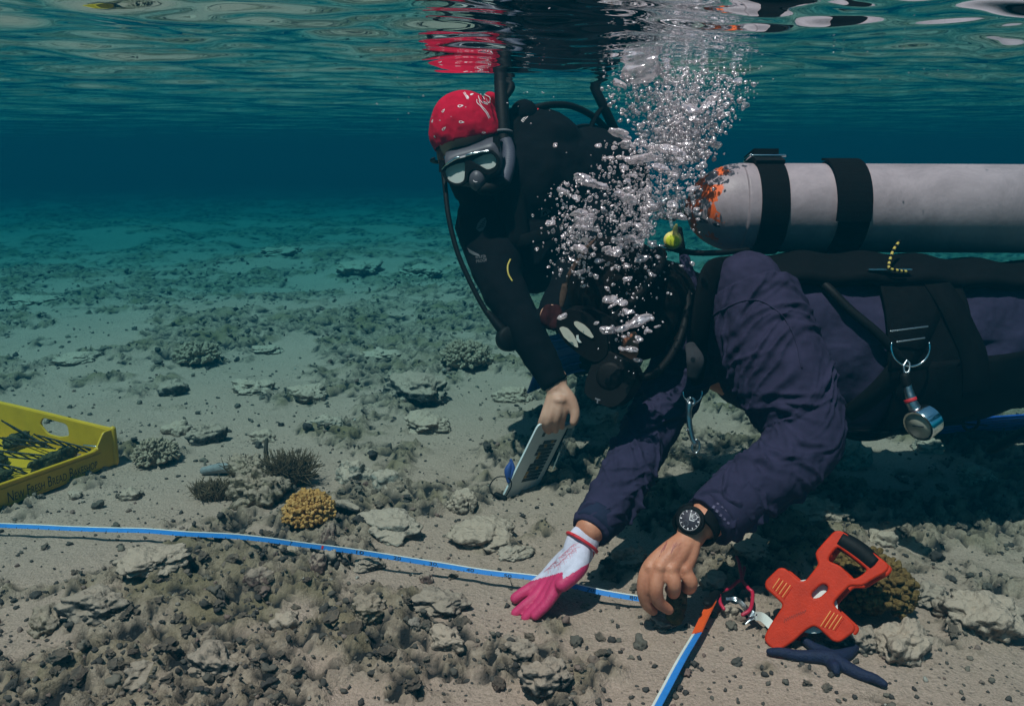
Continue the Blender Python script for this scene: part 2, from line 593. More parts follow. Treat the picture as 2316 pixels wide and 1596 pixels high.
def bubble_material():
    m = bpy.data.materials.new('air bubble'); m.use_nodes = True
    t = NT(m); t.n.clear()
    out = t.new('ShaderNodeOutputMaterial')
    gl = t.new('ShaderNodeBsdfGlossy'); gl.inputs['Roughness'].default_value = .2; gl.inputs['Color'].default_value = (1, .96, .98, 1)
    df = t.new('ShaderNodeBsdfDiffuse'); df.inputs['Color'].default_value = (.97, .86, .90, 1)
    tl = t.new('ShaderNodeBsdfTranslucent'); tl.inputs['Color'].default_value = (.97, .86, .90, 1)
    tr = t.new('ShaderNodeBsdfTransparent')
    lw = t.new('ShaderNodeLayerWeight'); lw.inputs['Blend'].default_value = .5
    w = t.new('ShaderNodeMixShader'); w.inputs[0].default_value = .45
    t.link(df.outputs[0], w.inputs[1]); t.link(tl.outputs[0], w.inputs[2])
    a = t.new('ShaderNodeMixShader'); a.inputs[0].default_value = .55
    t.link(gl.outputs[0], a.inputs[1]); t.link(w.outputs[0], a.inputs[2])
    mx = t.new('ShaderNodeMixShader')
    f = t.math('ADD', t.ramp(lw.outputs['Facing'], [(.0, (.10, .10, .10)), (.75, (.92, .92, .92))]), t.ramp(t.noise(2.2, 3, .6, t.obj()), [(.45, (0, 0, 0)), (.62, (.75, .75, .75))]))
    f = t.math('MINIMUM', f, .97)
    t.link(f, mx.inputs[0]); t.link(tr.outputs[0], mx.inputs[1]); t.link(a.outputs[0], mx.inputs[2])
    t.link(mx.outputs[0], out.inputs[0])
    return m

MAT = dict(
    seabed=seabed_material(), pebble=pebble_material(), water=water_material(), haze=haze_material(), bubble=bubble_material(), tank=tank_material(),
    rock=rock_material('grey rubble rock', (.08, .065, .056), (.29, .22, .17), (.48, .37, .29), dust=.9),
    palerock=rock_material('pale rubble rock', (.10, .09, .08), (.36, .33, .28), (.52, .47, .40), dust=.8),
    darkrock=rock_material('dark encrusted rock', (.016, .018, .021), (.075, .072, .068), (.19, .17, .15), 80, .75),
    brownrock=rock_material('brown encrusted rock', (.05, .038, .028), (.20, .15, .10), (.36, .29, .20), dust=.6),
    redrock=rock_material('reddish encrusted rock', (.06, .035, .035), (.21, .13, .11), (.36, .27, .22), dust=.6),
    coral=rock_material('golden coral', (.26, .11, .03), (.62, .33, .10), (.80, .52, .24), 110),
    shadedcoral=rock_material('shaded brown coral', (.08, .045, .015), (.20, .12, .04), (.32, .22, .09), 110),  # coral colour darkened to carry the shade behind the reel
    tancoral=rock_material('tan coral', (.20, .15, .10), (.40, .31, .22), (.55, .45, .34), 90),
    algae=M('brown algae', (.13, .09, .055), .9, var=.5, vscale=60, spec=.1),
    stick=M('dark stick', (.05, .04, .03), .9, var=.4, bump=.002),
    deadbranch=M('grey dead coral branch', (.22, .23, .23), .9, var=.35, bump=.003),
    black=M('black rubber', (.005, .005, .0055), .6, var=.2, bump=.0006, spec=.15),
    webbing=M('black webbing', (.005, .005, .0055), .8, var=.3, vscale=80, bump=.001, bscale=600, spec=.05),
    neoprene=cloth_material('black neoprene', (.0045, .0045, .006)),
    hood=cloth_material('dark hood', (.006, .0052, .005)),
    hoodedge=M('brown hood edge', (.085, .05, .035), .85, var=.5, spec=.1),
    shirt=cloth_material('purple navy shirt', (.030, .026, .056)),
    navy=cloth_material('navy cuff', (.020, .024, .050)),
    skin=skin_material('tanned skin', (.44, .155, .085), (.62, .265, .155)),
    skinpale=skin_material('pale skin', (.52, .25, .165), (.64, .35, .25)),
    scar=M('reddish scratch', (.30, .07, .06), .6, var=.4, vscale=200),
    glovewhite=cloth_material('white glove back', (.60, .56, .66)),
    pink=M('pink glove rubber', (.62, .035, .13), .5, var=.12, vscale=60, bump=.0008, bscale=300),
    pinkline=M('pink glove print', (.62, .22, .28), .7, var=.1),
    redtrim=M('red trim', (.60, .02, .03), .6, var=.1),
    redcloth=cloth_material('red bandana cloth', (.52, .006, .035)),
    white=M('white print', (.78, .72, .74), .7, var=.1),
    greyprint=M('grey print', (.13, .135, .15), .7, var=.15),
    yellowprint=M('yellow trim', (.55, .42, .08), .6, var=.1),
    chrome=M('polished steel', (.80, .80, .82), .14, 1.0, var=.08),
    steel=M('brushed steel', (.55, .56, .58), .3, 1.0, var=.12, bump=.0004, bscale=300),
    skirt=M('clear silicone skirt', (.085, .085, .105), .45, var=.2, spec=.3),
    lens=M('mask lens', (.72, .78, .74), .2, var=.10, vscale=10, spec=.6),  # opaque; the pale reflection on the glass is put into the colour
    palelens=M('pale mask lens', (.62, .62, .52), .12, var=.12, vscale=12, spec=.6),  # whitish reflection painted in as the lens colour
    glass=M('gauge glass', (.10, .11, .12), .06, var=0, spec=.8),
    dialface=M('gauge face', (.45, .42, .34), .5, var=.15),
    finblue=M('blue fin rubber', (.02, .085, .36), .5, var=.2, bump=.001),
    bluecord=M('blue cord', (.02, .06, .24), .7, var=.2),
    slate=M('white slate plastic', (.66, .70, .70), .45, var=.08, vscale=20),
    clearsheet=M('clear acrylic sheet', (.62, .72, .70), .12, var=.04, alpha=.28),
    card=M('dark photo tile', (.018, .035, .04), .4, var=.5, vscale=90),
    orangetile=M('orange photo tile', (.34, .20, .05), .4, var=.5, vscale=120),
    crate=M('yellow crate plastic', (.62, .37, .012), .45, var=.12, vscale=12, bump=.001, bscale=40),
    cratetext=M('dark green crate print', (.030, .035, .010), .6, var=.2),
    wire=M('black coated wire', (.010, .014, .013), .6, var=.2),
    spongegreen=rock_material('olive coral fragment', (.02, .025, .015), (.075, .075, .035), (.20, .18, .09)),
    tape=M('blue tape', (.03, .22, .62), .45, var=.12, vscale=60),
    tapewhite=M('white tape edge', (.74, .72, .66), .5, var=.1),
    ink=M('black ink', (.015, .018, .03), .7, var=0),
    orange=M('orange plastic', (.56, .030, .005), .5, var=.18, vscale=30, bump=.0005, bscale=350, spec=.2),
    orangetrim=M('orange leader', (.85, .10, .015), .5, var=.1),
    orangelight=M('light orange ridge', (.85, .28, .07), .5, var=.1),  # lighter orange for every other moulded ridge
    spool=M('white spool plastic', (.72, .70, .66), .4, var=.08),
    rednylon=M('red coated handle', (.50, .015, .05), .45, var=.1),
    star=M('blue sea star skin', (.004, .008, .038), .7, var=.35, vscale=150, bump=.002, bscale=350),
    yellow=M('yellow rubber cap', (.88, .74, .22), .5, var=.08),
    yellowgreen=M('yellow green cap face', (.80, .86, .04), .5, var=.05),  # plain yellow-green rubber, not emissive
    dial=M('watch dial', (.06, .05, .065), .4, var=.3, vscale=120),
    brass=M('brass', (.5, .42, .25), .35, 1.0, var=.15),
)

# ------------------------------------------------------------------ seabed, water, haze
def bed_parts(x, y):
    base = .035 * n2(x * .7 + 3.1, y * .7 + 8.2) + .018 * n2(x * 1.9 + 40, y * 1.9 + 13)
    far = sstep(2.5, 7, y)
    base = base * (1 + far * 1.4)
    m = n2(x * 2.1 + 90, y * 2.1 + 31) * .42 + n2(x * 5.3 + 7, y * 5.3 + 77) * .46 + n2(x * 14 + 5, y * 14 + 9) * .30 + n2(x * 34 + 5, y * 34 + 9) * .14
    # the left foreground is mostly encrusted rock, the middle a sandy run
    bias = .26 * sstep(-.05, -.5, x) * sstep(1.75, 1.3, y) + .16 * sstep(.25, .6, x) * sstep(1.2, 1.7, y) - .34 * np.exp(-((x - .13) ** 2 / .06 + (y - 1.14) ** 2 / .06)) - .40 * np.exp(-((x - .50) ** 2 / .05 + (y - 1.08) ** 2 / .03)) - .22 * np.exp(-((x + .55) ** 2 / .25 + (y - 1.95) ** 2 / .05)) + .12 * sstep(2.4, 2.9, y)
    mask = sstep(.0, .30, m + bias)
    r1 = 1 - np.abs(n2(x * 9 + 11, y * 9 + 17)) * 2
    r2 = 1 - np.abs(n2(x * 24 + 51, y * 24 + 3)) * 2
    r3 = n2(x * 60 + 5, y * 60 + 71); r4 = n2(x * 130 + 9, y * 130 + 33)
    lump = .010 + .010 * r1 + .011 * r2 + .0095 * r3 + .0060 * r4
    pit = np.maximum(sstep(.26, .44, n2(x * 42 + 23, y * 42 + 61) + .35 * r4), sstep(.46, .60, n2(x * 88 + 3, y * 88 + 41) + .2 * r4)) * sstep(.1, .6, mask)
    h = base - .010 + mask * lump - pit * .016 + (1 - mask) * (.0016 * n2(x * 30, y * 30) + .001 * r3)
    return h, mask, pit

def bed(x, y):
    return float(bed_parts(np.array([float(x)]), np.array([float(y)]))[0][0])

def F(px, py, lift=0.0):
    """point of the seabed seen at a reference pixel"""
    r = ray(px, py); t = (0 - CAM[2]) / r[2]
    for _ in range(4):
        p = CAM + r * t
        t = (bed(p[0], p[1]) - CAM[2]) / r[2]
    p = CAM + r * t
    return np.array([p[0], p[1], bed(p[0], p[1]) + lift])

def depth_of(p):
    return float(np.dot(np.asarray(p) - CAM, CF))

def build_seabed():
    nr, nc = 1150, 820
    t = np.geomspace(.35, 36, nr); u = np.linspace(-1.45, 1.45, nc)
    T, U = np.meshgrid(t, u, indexing='ij')
    Y = T - .75; X = T * U
    h, mask, pit = bed_parts(X.ravel(), Y.ravel())
    V = np.stack([X.ravel(), Y.ravel(), h], 1)
    i = np.arange(nr * nc).reshape(nr, nc)
    Fq = np.stack([i[:-1, :-1], i[:-1, 1:], i[1:, 1:], i[1:, :-1]], -1).reshape(-1, 4)
    me = mesh_from('seabed', V, Fq)
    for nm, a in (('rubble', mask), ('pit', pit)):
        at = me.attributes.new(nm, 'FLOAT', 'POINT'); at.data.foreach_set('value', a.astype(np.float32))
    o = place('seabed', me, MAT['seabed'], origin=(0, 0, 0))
    tag(o, 'pale sand seabed with grey brown encrusted rubble fading into blue water', 'seabed', kind='structure')

def surf(x, y):
    g = np.random.default_rng(21)
    z = np.zeros_like(x)
    for k in range(46):
        lam = .085 * (8.0 ** g.random())
        a = g.normal(0, .62) + math.pi / 2 + .25
        ph = g.random() * 6.283
        kk = 2 * math.pi / lam
        amp = .0036 * lam ** .8
        s = kk * (x * math.cos(a) + y * math.sin(a)) + ph + .8 * n2(x * 1.3 + k * 3.7, y * 1.3 + k)
        z += amp * np.sin(s)
    for k in range(26):
        lam = .055 + .07 * g.random(); a = g.normal(0, .42) + math.pi / 2 + .15; ph = g.random() * 6.283; kk = 2 * math.pi / lam
        z += .048 / kk * np.sin(kk * (x * math.cos(a) + y * math.sin(a)) + ph + 1.6 * n2(x * 2.1 + k * 5.3, y * 2.1 + k)) * (.35 + .65 * sstep(-.2, .5, n2(x * 1.7 + k, y * 2.3 + 2 * k)))
    z += .003 * n2(x * 2.2 + 8, y * 4.5) + .0020 * n2(x * 9, y * 17 + 40)
    fade = 1 / (1 + (np.maximum(y, 0) / 1.7) ** 2)
    return SURF + z * fade * (1 + .6 * np.exp(-(np.maximum(y, 0) / 1.25) ** 2))

def build_water():
    nr, nc = 1150, 540
    t = np.geomspace(.35, 37, nr); u = np.linspace(-1.45, 1.45, nc)
    T, U = np.meshgrid(t, u, indexing='ij')
    Y = T - .75; X = T * U
    V = np.stack([X.ravel(), Y.ravel(), surf(X.ravel(), Y.ravel())], 1)
    i = np.arange(nr * nc).reshape(nr, nc)
    Fq = np.stack([i[:-1, :-1], i[:-1, 1:], i[1:, 1:], i[1:, :-1]], -1).reshape(-1, 4)
    o = place('water_surface', mesh_from('water_surface', V, Fq), MAT['water'], origin=(0, 0, SURF))
    tag(o, 'rippled underside of the water surface mirroring the divers and seabed', 'water surface', kind='structure')

def build_haze():
    V, Fb = box((0, 17, .05), np.eye(3), (58, 24, 1.25))
    o = place('haze', mesh_from('haze', V, Fb, False), MAT['haze'])
    tag(o, 'blue green sea water between the seabed and the surface', 'haze', kind='stuff')

def lump_mesh(sub, seed, freq=1.6, amp=.35, fine=.12, squash=(1, 1, .75)):
    V, Fc = ico(sub)
    off = np.random.default_rng(seed).random(3) * 40
    d = 1 + amp * n3(V * freq + off) + amp * .5 * n3(V * freq * 2.3 + off) + fine * n3(V * freq * 5 + off) + fine * .6 * n3(V * freq * 11 + off)
    return V * d[:, None] * np.array(squash), Fc

def rot3(g):
    q = g.normal(size=4); q /= np.linalg.norm(q); w, x, y, z = q
    return np.array([[1 - 2 * (y * y + z * z), 2 * (x * y - z * w), 2 * (x * z + y * w)], [2 * (x * y + z * w), 1 - 2 * (x * x + z * z), 2 * (y * z - x * w)], [2 * (x * z - y * w), 2 * (y * z + x * w), 1 - 2 * (x * x + y * y)]])

def build_pebbles():
    """loose gravel and coral crumbs: far too many to count"""
    g = np.random.default_rng(5)
    protos = [lump_mesh(2, s, 1.3, .6, .22, (1, .8, .62)) for s in range(8)]
    protos2 = [lump_mesh(3, s, 1.5, .6, .26, (1, .8, .65)) for s in range(8)]
    Vs, Fs, tones, n = [], [], [], 0
    for k in range(30000):
        t = .75 + .72 * (9.0 ** (g.random() ** 1.25))
        y = t - .75; x = (t - .25) * g.uniform(-.95, .95)
        mask = float(bed_parts(np.array([x]), np.array([y]))[1][0])
        if g.random() > .22 + .78 * mask: continue
        s = .0022 * math.exp(abs(g.normal(0, .55))) * (t / 1.9) ** .55
        if g.random() < .03: s *= 1.9
        s = min(s, .015)
        V, Fc = (protos2 if s > .0085 else protos)[g.integers(8)]
        W = (V * s) @ rot3(g) * np.array([1, 1, .8]) + np.array([x, y, bed(x, y) + s * .35])
        Vs.append(W); Fs.append(np.array(Fc) + n); n += len(V)
        tones.append(np.full(len(V), np.clip(g.beta(1.0, 2.0), 0, 1)))
    me = mesh_from('rubble_gravel', np.vstack(Vs), np.vstack(Fs))
    at = me.attributes.new('tone', 'FLOAT', 'POINT'); at.data.foreach_set('value', np.concatenate(tones).astype(np.float32))
    o = place('rubble_gravel', me, MAT['pebble'])
    tag(o, 'scatter of dark gravel and coral crumbs over the sand', 'gravel', kind='stuff')

def build_flecks():
    """pale grains, shell bits and specks drifting just over the bed are left to the gravel"""

build_haze(); build_seabed(); build_water(); build_pebbles()

# ------------------------------------------------------------------ front diver
def px_path(rows):
    return np.array([P(x, y, d) for x, y, d in rows])

# torso cross-sections along the body: px x, px y, depth, half height px, half depth m
TS = np.array([[1535, 690, 1.70, 78, .085], [1580, 730, 1.71, 112, .12], [1650, 765, 1.72, 150, .165], [1780, 785, 1.73, 178, .19], [1950, 790, 1.74, 184, .195],
               [2120, 780, 1.75, 160, .185], [2270, 765, 1.77, 138, .17], [2420, 750, 1.80, 118, .155], [2560, 745, 1.84, 105, .15]])

def torso_at(x, th, off=0.0):
    """surface of the torso: th 0 = towards the camera, +90 = belly, -90 = back"""
    c = [np.interp(x, TS[:, 0], TS[:, k]) for k in range(5)]
    ctr = P(x, c[1], c[2])
    hh = c[3] * mpx(c[2]) + off; hd = c[4] + off
    a = math.radians(th)
    e = 0.82   # a squarer section than an ellipse
    ca, sa = math.cos(a), math.sin(a)
    q = (abs(ca) ** (2 / e) + abs(sa) ** (2 / e)) ** (-e / 2)
    return ctr - CF * hd * ca * q - CU * hh * sa * q

def torso_patch(x0, x1, t0, t1, off, nx=40, nt=40, folds=0.0, thick=.006):
    """a sheet lying on the torso, with thickness"""
    def sheet(o):
        rows = []
        for x in np.linspace(x0, x1, nx):
            rows.append([torso_at(x, t, o + (folds * math.sin(x * .05 + t * .06 + 2 * math.sin(t * .03)) if folds else 0)) for t in np.linspace(t0, t1, nt)])
        return np.array(rows)
    A, B = sheet(off), sheet(off + thick)
    V = np.vstack([A.reshape(-1, 3), B.reshape(-1, 3)]); F_ = []
    i = np.arange(nx * nt).reshape(nx, nt); k = nx * nt
    for a in range(nx - 1):
        for b in range(nt - 1):
            q = [i[a, b], i[a, b + 1], i[a + 1, b + 1], i[a + 1, b]]
            F_.append(q); F_.append([w + k for w in q[::-1]])
    for a in range(nx - 1):
        F_.append([i[a, 0], i[a + 1, 0], i[a + 1, 0] + k, i[a, 0] + k]); F_.append([i[a + 1, -1], i[a, -1], i[a, -1] + k, i[a + 1, -1] + k])
    for b in range(nt - 1):
        F_.append([i[0, b + 1], i[0, b], i[0, b] + k, i[0, b + 1] + k]); F_.append([i[-1, b], i[-1, b + 1], i[-1, b + 1] + k, i[-1, b] + k])
    return V, F_

def torso_strap(path, w, off, thick=.004, k=8):
    """webbing running over the torso; path rows are (px x, angle)"""
    C = catmull(np.array(path, float), k)
    pts = np.array([torso_at(x, t, off) for x, t in C])
    ctr = np.array([P(x, np.interp(x, TS[:, 0], TS[:, 1]), np.interp(x, TS[:, 0], TS[:, 2])) for x, t in C])
    nrm = pts - ctr; nrm /= np.linalg.norm(nrm, axis=1)[:, None]
    T = np.gradient(pts, axis=0)
    return ribbon(pts, np.cross(nrm, T), w, thick)

ARM_L = [(1700, 665, 1.56), (1728, 745, 1.53), (1768, 850, 1.48), (1806, 935, 1.45), (1815, 1000, 1.425), (1772, 1052, 1.40), (1686, 1112, 1.36), (1600, 1178, 1.325)]
RAD_L = [.086, .090, .089, .075, .066, .059, .053, .0445]
ARM_R = [(1575, 760, 1.70), (1520, 880, 1.64), (1480, 950, 1.585), (1440, 1025, 1.53), (1395, 1110, 1.46), (1333, 1203, 1.395)]
RAD_R = [.078, .060, .054, .049, .046, .034]

def sleeve(path, rad, seed, nw):
    """cloth sleeve with raised folds running round it"""
    C = catmull(np.array([np.append(P(*r), q) for r, q in zip(path, rad)]), 60)
    pts, r = C[:, :3], C[:, 3]
    T, A, B = frames(pts, CF)
    n = 180; th = np.linspace(0, 2 * math.pi, n, endpoint=False)
    s = np.concatenate([[0], np.cumsum(np.linalg.norm(np.diff(pts, axis=0), axis=1))])
    S, TH = np.meshgrid(s, th, indexing='ij')
    g = np.random.default_rng(seed)
    disp = np.zeros_like(S)
    warp = .030 * n2(S * 9 + seed, np.cos(TH) * 1.6 + 7) + .020 * n2(S * 5 + 31, np.sin(TH) * 1.9 + 3)
    for k in range(nw):
        s0 = g.uniform(0.02, s[-1]); t0 = g.uniform(0, 2 * math.pi); slope = g.normal(0.004, .022)
        wid = g.uniform(.0028, .0078); span = g.uniform(.5, 1.25); amp = g.uniform(.0030, .0082)
        dt = (TH - t0 + math.pi) % (2 * math.pi) - math.pi
        line = S - s0 - slope * dt * 2 - .012 * dt * dt * g.choice([-1, 1]) + warp * .8
        env = np.exp(-(dt / span) ** 2)
        prof = np.exp(-(line / wid) ** 2) - .55 * np.exp(-((line - wid * 1.7) / (wid * 1.1)) ** 2)
        disp += amp * env * prof
    disp += .0032 * n2(S * 26 + seed, TH * 2.2 + 5) + .0012 * n2(S * 70, TH * 6)
    edge = sstep(0, .012, s[-1] - S)
    disp *= .3 + .7 * edge
    V = pts[:, None, :] + (r[:, None] + disp)[..., None] * (np.cos(TH)[..., None] * A[:, None, :] + np.sin(TH)[..., None] * B[:, None, :])
    m = len(s)
    i = np.arange(m * n).reshape(m, n); i2 = np.roll(i, -1, axis=1)
    F_ = np.stack([i[:-1], i2[:-1], i2[1:], i[1:]], -1).reshape(-1, 4).tolist()
    F_ += [list(range(n))[::-1], [(m - 1) * n + j for j in range(n)]]
    return V.reshape(-1, 3), F_

def torso_shell():
    xs = np.linspace(TS[0, 0], TS[-1, 0], 150); ts = np.linspace(0, 360, 150, endpoint=False)
    V = []
    for x in xs:
        for t in ts:
            fold = .004 * math.sin(x * .035 + 2.2 * math.sin(math.radians(t * 2)) + t * .05) + .006 * max(0, math.sin(t * .11 - x * .012)) * float(sstep(2000, 2080, np.array(x)))
            V.append(torso_at(x, t, fold))
    m, n = len(xs), len(ts)
    F_ = [[i * n + j, i * n + (j + 1) % n, (i + 1) * n + (j + 1) % n, (i + 1) * n + j] for i in range(m - 1) for j in range(n)]
    F_ += [list(range(n))[::-1], [(m - 1) * n + j for j in range(n)]]
    return np.array(V), F_

# hand with the watch (reference crop coordinates)
HL = zc(1425.6, 1160.4, .1537)
def hl(zx, zy, d): return P(*HL(zx, zy), d)
HANDL = dict(
    wrist=[hl(1000, 120, 1.325), hl(890, 300, 1.305)],
    fingers=[
        ([hl(850, 330, 1.300), hl(520, 560, 1.285), hl(275, 800, 1.280), hl(185, 1075, 1.276), hl(225, 1310, 1.286), hl(330, 1430, 1.297)], [.014, .0135, .0125, .0108, .0098, .0084]),
        ([hl(850, 330, 1.298), hl(620, 570, 1.280), hl(425, 800, 1.271), hl(375, 1080, 1.262), hl(410, 1290, 1.270), hl(560, 1415, 1.283)], [.014, .014, .0130, .0118, .0104, .0086]),
        ([hl(880, 330, 1.298), hl(740, 580, 1.281), hl(600, 825, 1.271), hl(640, 1040, 1.262), hl(630, 1165, 1.280), hl(570, 1110, 1.302)], [.014, .014, .0130, .0118, .0102, .0082]),
        ([hl(930, 330, 1.300), hl(880, 590, 1.288), hl(800, 830, 1.277), hl(890, 1010, 1.270), hl(855, 1105, 1.288), hl(770, 1060, 1.305)], [.014, .0135, .0122, .0110, .0096, .0080]),
        ([hl(820, 380, 1.315), hl(470, 640, 1.322), hl(300, 930, 1.325), hl(360, 1210, 1.318), hl(520, 1390, 1.306)], [.015, .0150, .0125, .0105, .0085]),
    ],
    pads=[(hl(620, 640, 1.298), (.024, .030, .015)), (hl(760, 560, 1.300), (.022, .026, .016))],
)
GL = zc(596.7, 1180, .3722)
def gl(zx, zy, d): return P(*GL(zx, zy), d)
HANDR = dict(
    wrist=[gl(1985, 40, 1.395), gl(1925, 130, 1.385)],
    fingers=[
        ([gl(1910, 160, 1.392), gl(1800, 260, 1.392), gl(1715, 340, 1.392), gl(1640, 392, 1.392), gl(1575, 432, 1.392), gl(1528, 462, 1.392)], [.017, .0160, .0125, .0098, .0090, .0080]),
        ([gl(1915, 165, 1.385), gl(1815, 275, 1.380), gl(1732, 368, 1.378), gl(1648, 455, 1.372), gl(1580, 512, 1.370), gl(1530, 552, 1.370)], [.017, .0160, .0115, .0085, .0078, .0070]),
        ([gl(1920, 170, 1.378), gl(1830, 285, 1.368), gl(1758, 385, 1.363), gl(1688, 482, 1.356), gl(1630, 542, 1.354), gl(1590, 582, 1.354)], [.017, .0155, .0110, .0082, .0075, .0068]),
        ([gl(1925, 175, 1.372), gl(1845, 290, 1.358), gl(1782, 390, 1.350), gl(1728, 485, 1.342), gl(1682, 535, 1.341), gl(1648, 566, 1.341)], [.016, .0150, .0105, .0080, .0072, .0065]),
        ([gl(1925, 175, 1.372), gl(1912, 262, 1.352), gl(1868, 325, 1.340), gl(1812, 378, 1.335)], [.016, .0150, .0128, .0110]),
    ],
    pads=[(gl(1850, 240, 1.375), (.020, .022, .015))],
)

def hand_parts(H, grow=0.0, fingers_from=0):
    out = [tube(H['wrist'], [.027 + grow, .0255 + grow], 16, 6, flat=.72, up=CF)]
    for pts, rr in H['fingers']:
        out.append(tube(pts, np.array(rr) + grow, 14, 8))
    for c, r in H['pads']: out.append(ball(c, np.array(r) + grow, 3))
    return out

def build_front():
    # the body: head, neck, torso, limbs and hands in one skin
    hc = P(1402, 672, 1.56)
    hup = unit(-.62 * CR + .66 * CU - .1 * CF); hfw = unit(-.66 * CR - .58 * CU - .48 * CF)
    hfw = unit(hfw - hup * np.dot(hfw, hup)); hx = np.cross(hup, hfw)
    ax = np.array([hx, hfw, hup])
    body = [ball(hc, (.072, .092, .098), 4, ax), ball(hc + hfw * .030 - hup * .062, (.052, .060, .055), 3, ax), ball(hc + hfw * .088 - hup * .020, (.014, .018, .02), 3, ax),
            tube([hc - hfw * .02 - hup * .06, P(1545, 700, 1.68)], [.058, .064], 16, 6)]
    V, F_ = torso_shell()
    ctr = np.array([P(np.interp(x, [0, 1], [TS[0, 0], TS[-1, 0]]), 785, 1.74) for x in [0]])
    xs = np.linspace(1560, 2540, 14)
    body.append(tube([P(x, np.interp(x, TS[:, 0], TS[:, 1]), np.interp(x, TS[:, 0], TS[:, 2])) for x in xs], [np.interp(x, TS[:, 0], TS[:, 3]) * mpx(1.74) * .86 for x in xs], 28, 3))
    for path, rad in ((ARM_L, RAD_L), (ARM_R, RAD_R)):
        body.append(tube(px_path(path), np.array(rad) * .68, 20, 8))
    body.append(tube([P(1690, 1110, 1.362), hl(1000, 120, 1.325)], [.034, .027], 16, 6))
    body.append(tube([P(1395, 1110, 1.46), gl(1985, 40, 1.395)], [.034, .027], 16, 6))
    # legs trail off to the right, knees a little bent
    for dd in (-.10, .12):
        body.append(tube([P(2480, 750, 1.84 + dd), P(2860, 830, 1.95 + dd), P(3200, 790, 2.1 + dd), P(3400, 820, 2.2 + dd)], [.088, .066, .048, .036], 18, 8))
        body.append(ball(P(3440, 850, 2.22 + dd), (.05, .10, .04), 3))
    body += hand_parts(HANDL) + hand_parts(HANDR, -.0015)
    for zx, zy, dd, rr in ((275, 795, 1.270, .0100), (425, 790, 1.261, .0105), (600, 815, 1.261, .0105), (800, 822, 1.267, .0098)):
        body.append(ball(hl(zx, zy, dd + .004), rr, 2))
    for zx, zy, zx2, zy2, dd in ((640, 420, 420, 770, 1.272), (720, 430, 590, 790, 1.270), (800, 440, 770, 800, 1.275)):
        body.append(tube([hl(zx, zy, dd + .008), hl((zx + zx2) / 2, (zy + zy2) / 2, dd + .001), hl(zx2, zy2, dd - .001)], [.0035, .0042, .005], 8, 5))
    V, F_ = fuse(body, .0022, 9)
    person = place('person', mesh_from('person', V, F_), MAT['skin'], origin=P(1900, 785, 1.74))
    tag(person, 'near diver in a purple long sleeve shirt reaching both hands to the seabed', 'person')

    # shirt: torso and both sleeves, one cloth
    parts = [torso_shell(), sleeve(ARM_L, RAD_L, 3, 105), sleeve(ARM_R, RAD_R, 9, 46),
             ball(P(1688, 668, 1.575), (.075, .088, .088), 3), ball(P(1575, 735, 1.69), (.075, .085, .085), 3)]
    V, F_ = fuse(parts, .0029, 1, .4)
    N = normals_of(V, F_)
    q = (V - P(1700, 640, 1.5)) * 1.0
    V = V + N * (.0022 * n3(V * 38) + .0010 * n3(V * 90))[:, None]
    shirt = place('shirt', mesh_from('shirt', V, F_), MAT['shirt'], person)
    # stitched seam round the shoulder, cuff hem and the dark under-cuff of the far sleeve
    sb = bvh_of(shirt)
    seam = [(1598, 748), (1612, 715), (1650, 692), (1700, 678), (1738, 690), (1775, 722), (1800, 775), (1812, 830)]
    pts = [cast(sb, x, y, .0008) for x, y in catmull(np.array(seam, float), 8)]
    mk('shoulder_seam', tube(pts, .0016, 6, 1), MAT['shirt'], person)
    for path, rad, ends in ((ARM_L, RAD_L, (.88, .985)), (ARM_R, RAD_R, (.93, .99))):
        C = catmull(np.array([np.append(P(*r), q) for r, q in zip(path, rad)]), 60)
        a, b = int(ends[0] * len(C)), int(ends[1] * len(C))
        seg = C[a:b:4]
        mk('cuff', tube(seg[:, :3], seg[:, 3] + .0022, 40, 1, cap='flat'), MAT['navy'] if path is ARM_R else MAT['shirt'], person)
    # faint printed patch near the cuff
    mk('sleeve_print', decal([[(1622 + i * 9 + dx, 1135 + i * 7 + dy) for dx, dy in ((0, 0), (5, 3), (3, 8), (-2, 5))] for i in range(7)] + [[(1612 + i * 8 + dx, 1142 + i * 9 + dy) for dx, dy in ((0, 0), (5, 3), (3, 8), (-2, 5))] for i in range(5)], bvh_of(shirt), .0012), M('faint sleeve print', (.10, .085, .15), .8, var=.2), person)

    mk('shorts', torso_patch(2225, 2558, -176, 176, .005, 40, 90, .003, .008), MAT['neoprene'], person)
    # hood
    hood = [ball(hc - hfw * .012 + hup * .006, (.090, .106, .112), 4, ax), tube([hc - hfw * .035 - hup * .035, P(1500, 680, 1.64), P(1550, 700, 1.69)], [.088, .082, .080], 20, 6),
            ball(hc - hup * .075 + hfw * .005, (.072, .075, .06), 3, ax)]
    V, F_ = fuse(hood, .0035, 4)
    hood_o = place('hood', mesh_from('hood', V, F_), MAT['hood'], person)
    hb = bvh_of(hood_o)
    edge = [(1262, 690), (1270, 650), (1290, 604), (1318, 562), (1345, 532)]
    mk('hood_trim', tube([cast(hb, x + 7, y + 2, .001) for x, y in catmull(np.array(edge, float), 6)], [.004, .006, .007, .0075, .008, .008, .0085, .009, .009, .0095, .01, .01, .01, .01, .009, .009, .009, .009, .008, .008, .008, .007, .006, .006, .005], 8, 1, flat=.35), MAT['hoodedge'], person)
    # collar folds at the neck
    for rows in ([(1548, 585, 1.60), (1560, 650, 1.585), (1566, 740, 1.575), (1568, 830, 1.585)], [(1530, 640, 1.60), (1542, 700, 1.59), (1556, 780, 1.58)]):
        mk('collar_fold', tube(px_path(rows), [.012, .018, .020, .014][:len(rows)], 12, 8, flat=.5), MAT['shirt'], person)
    # scratches on the back of the bare hand
    pb = bvh_of(person)
    sc = []
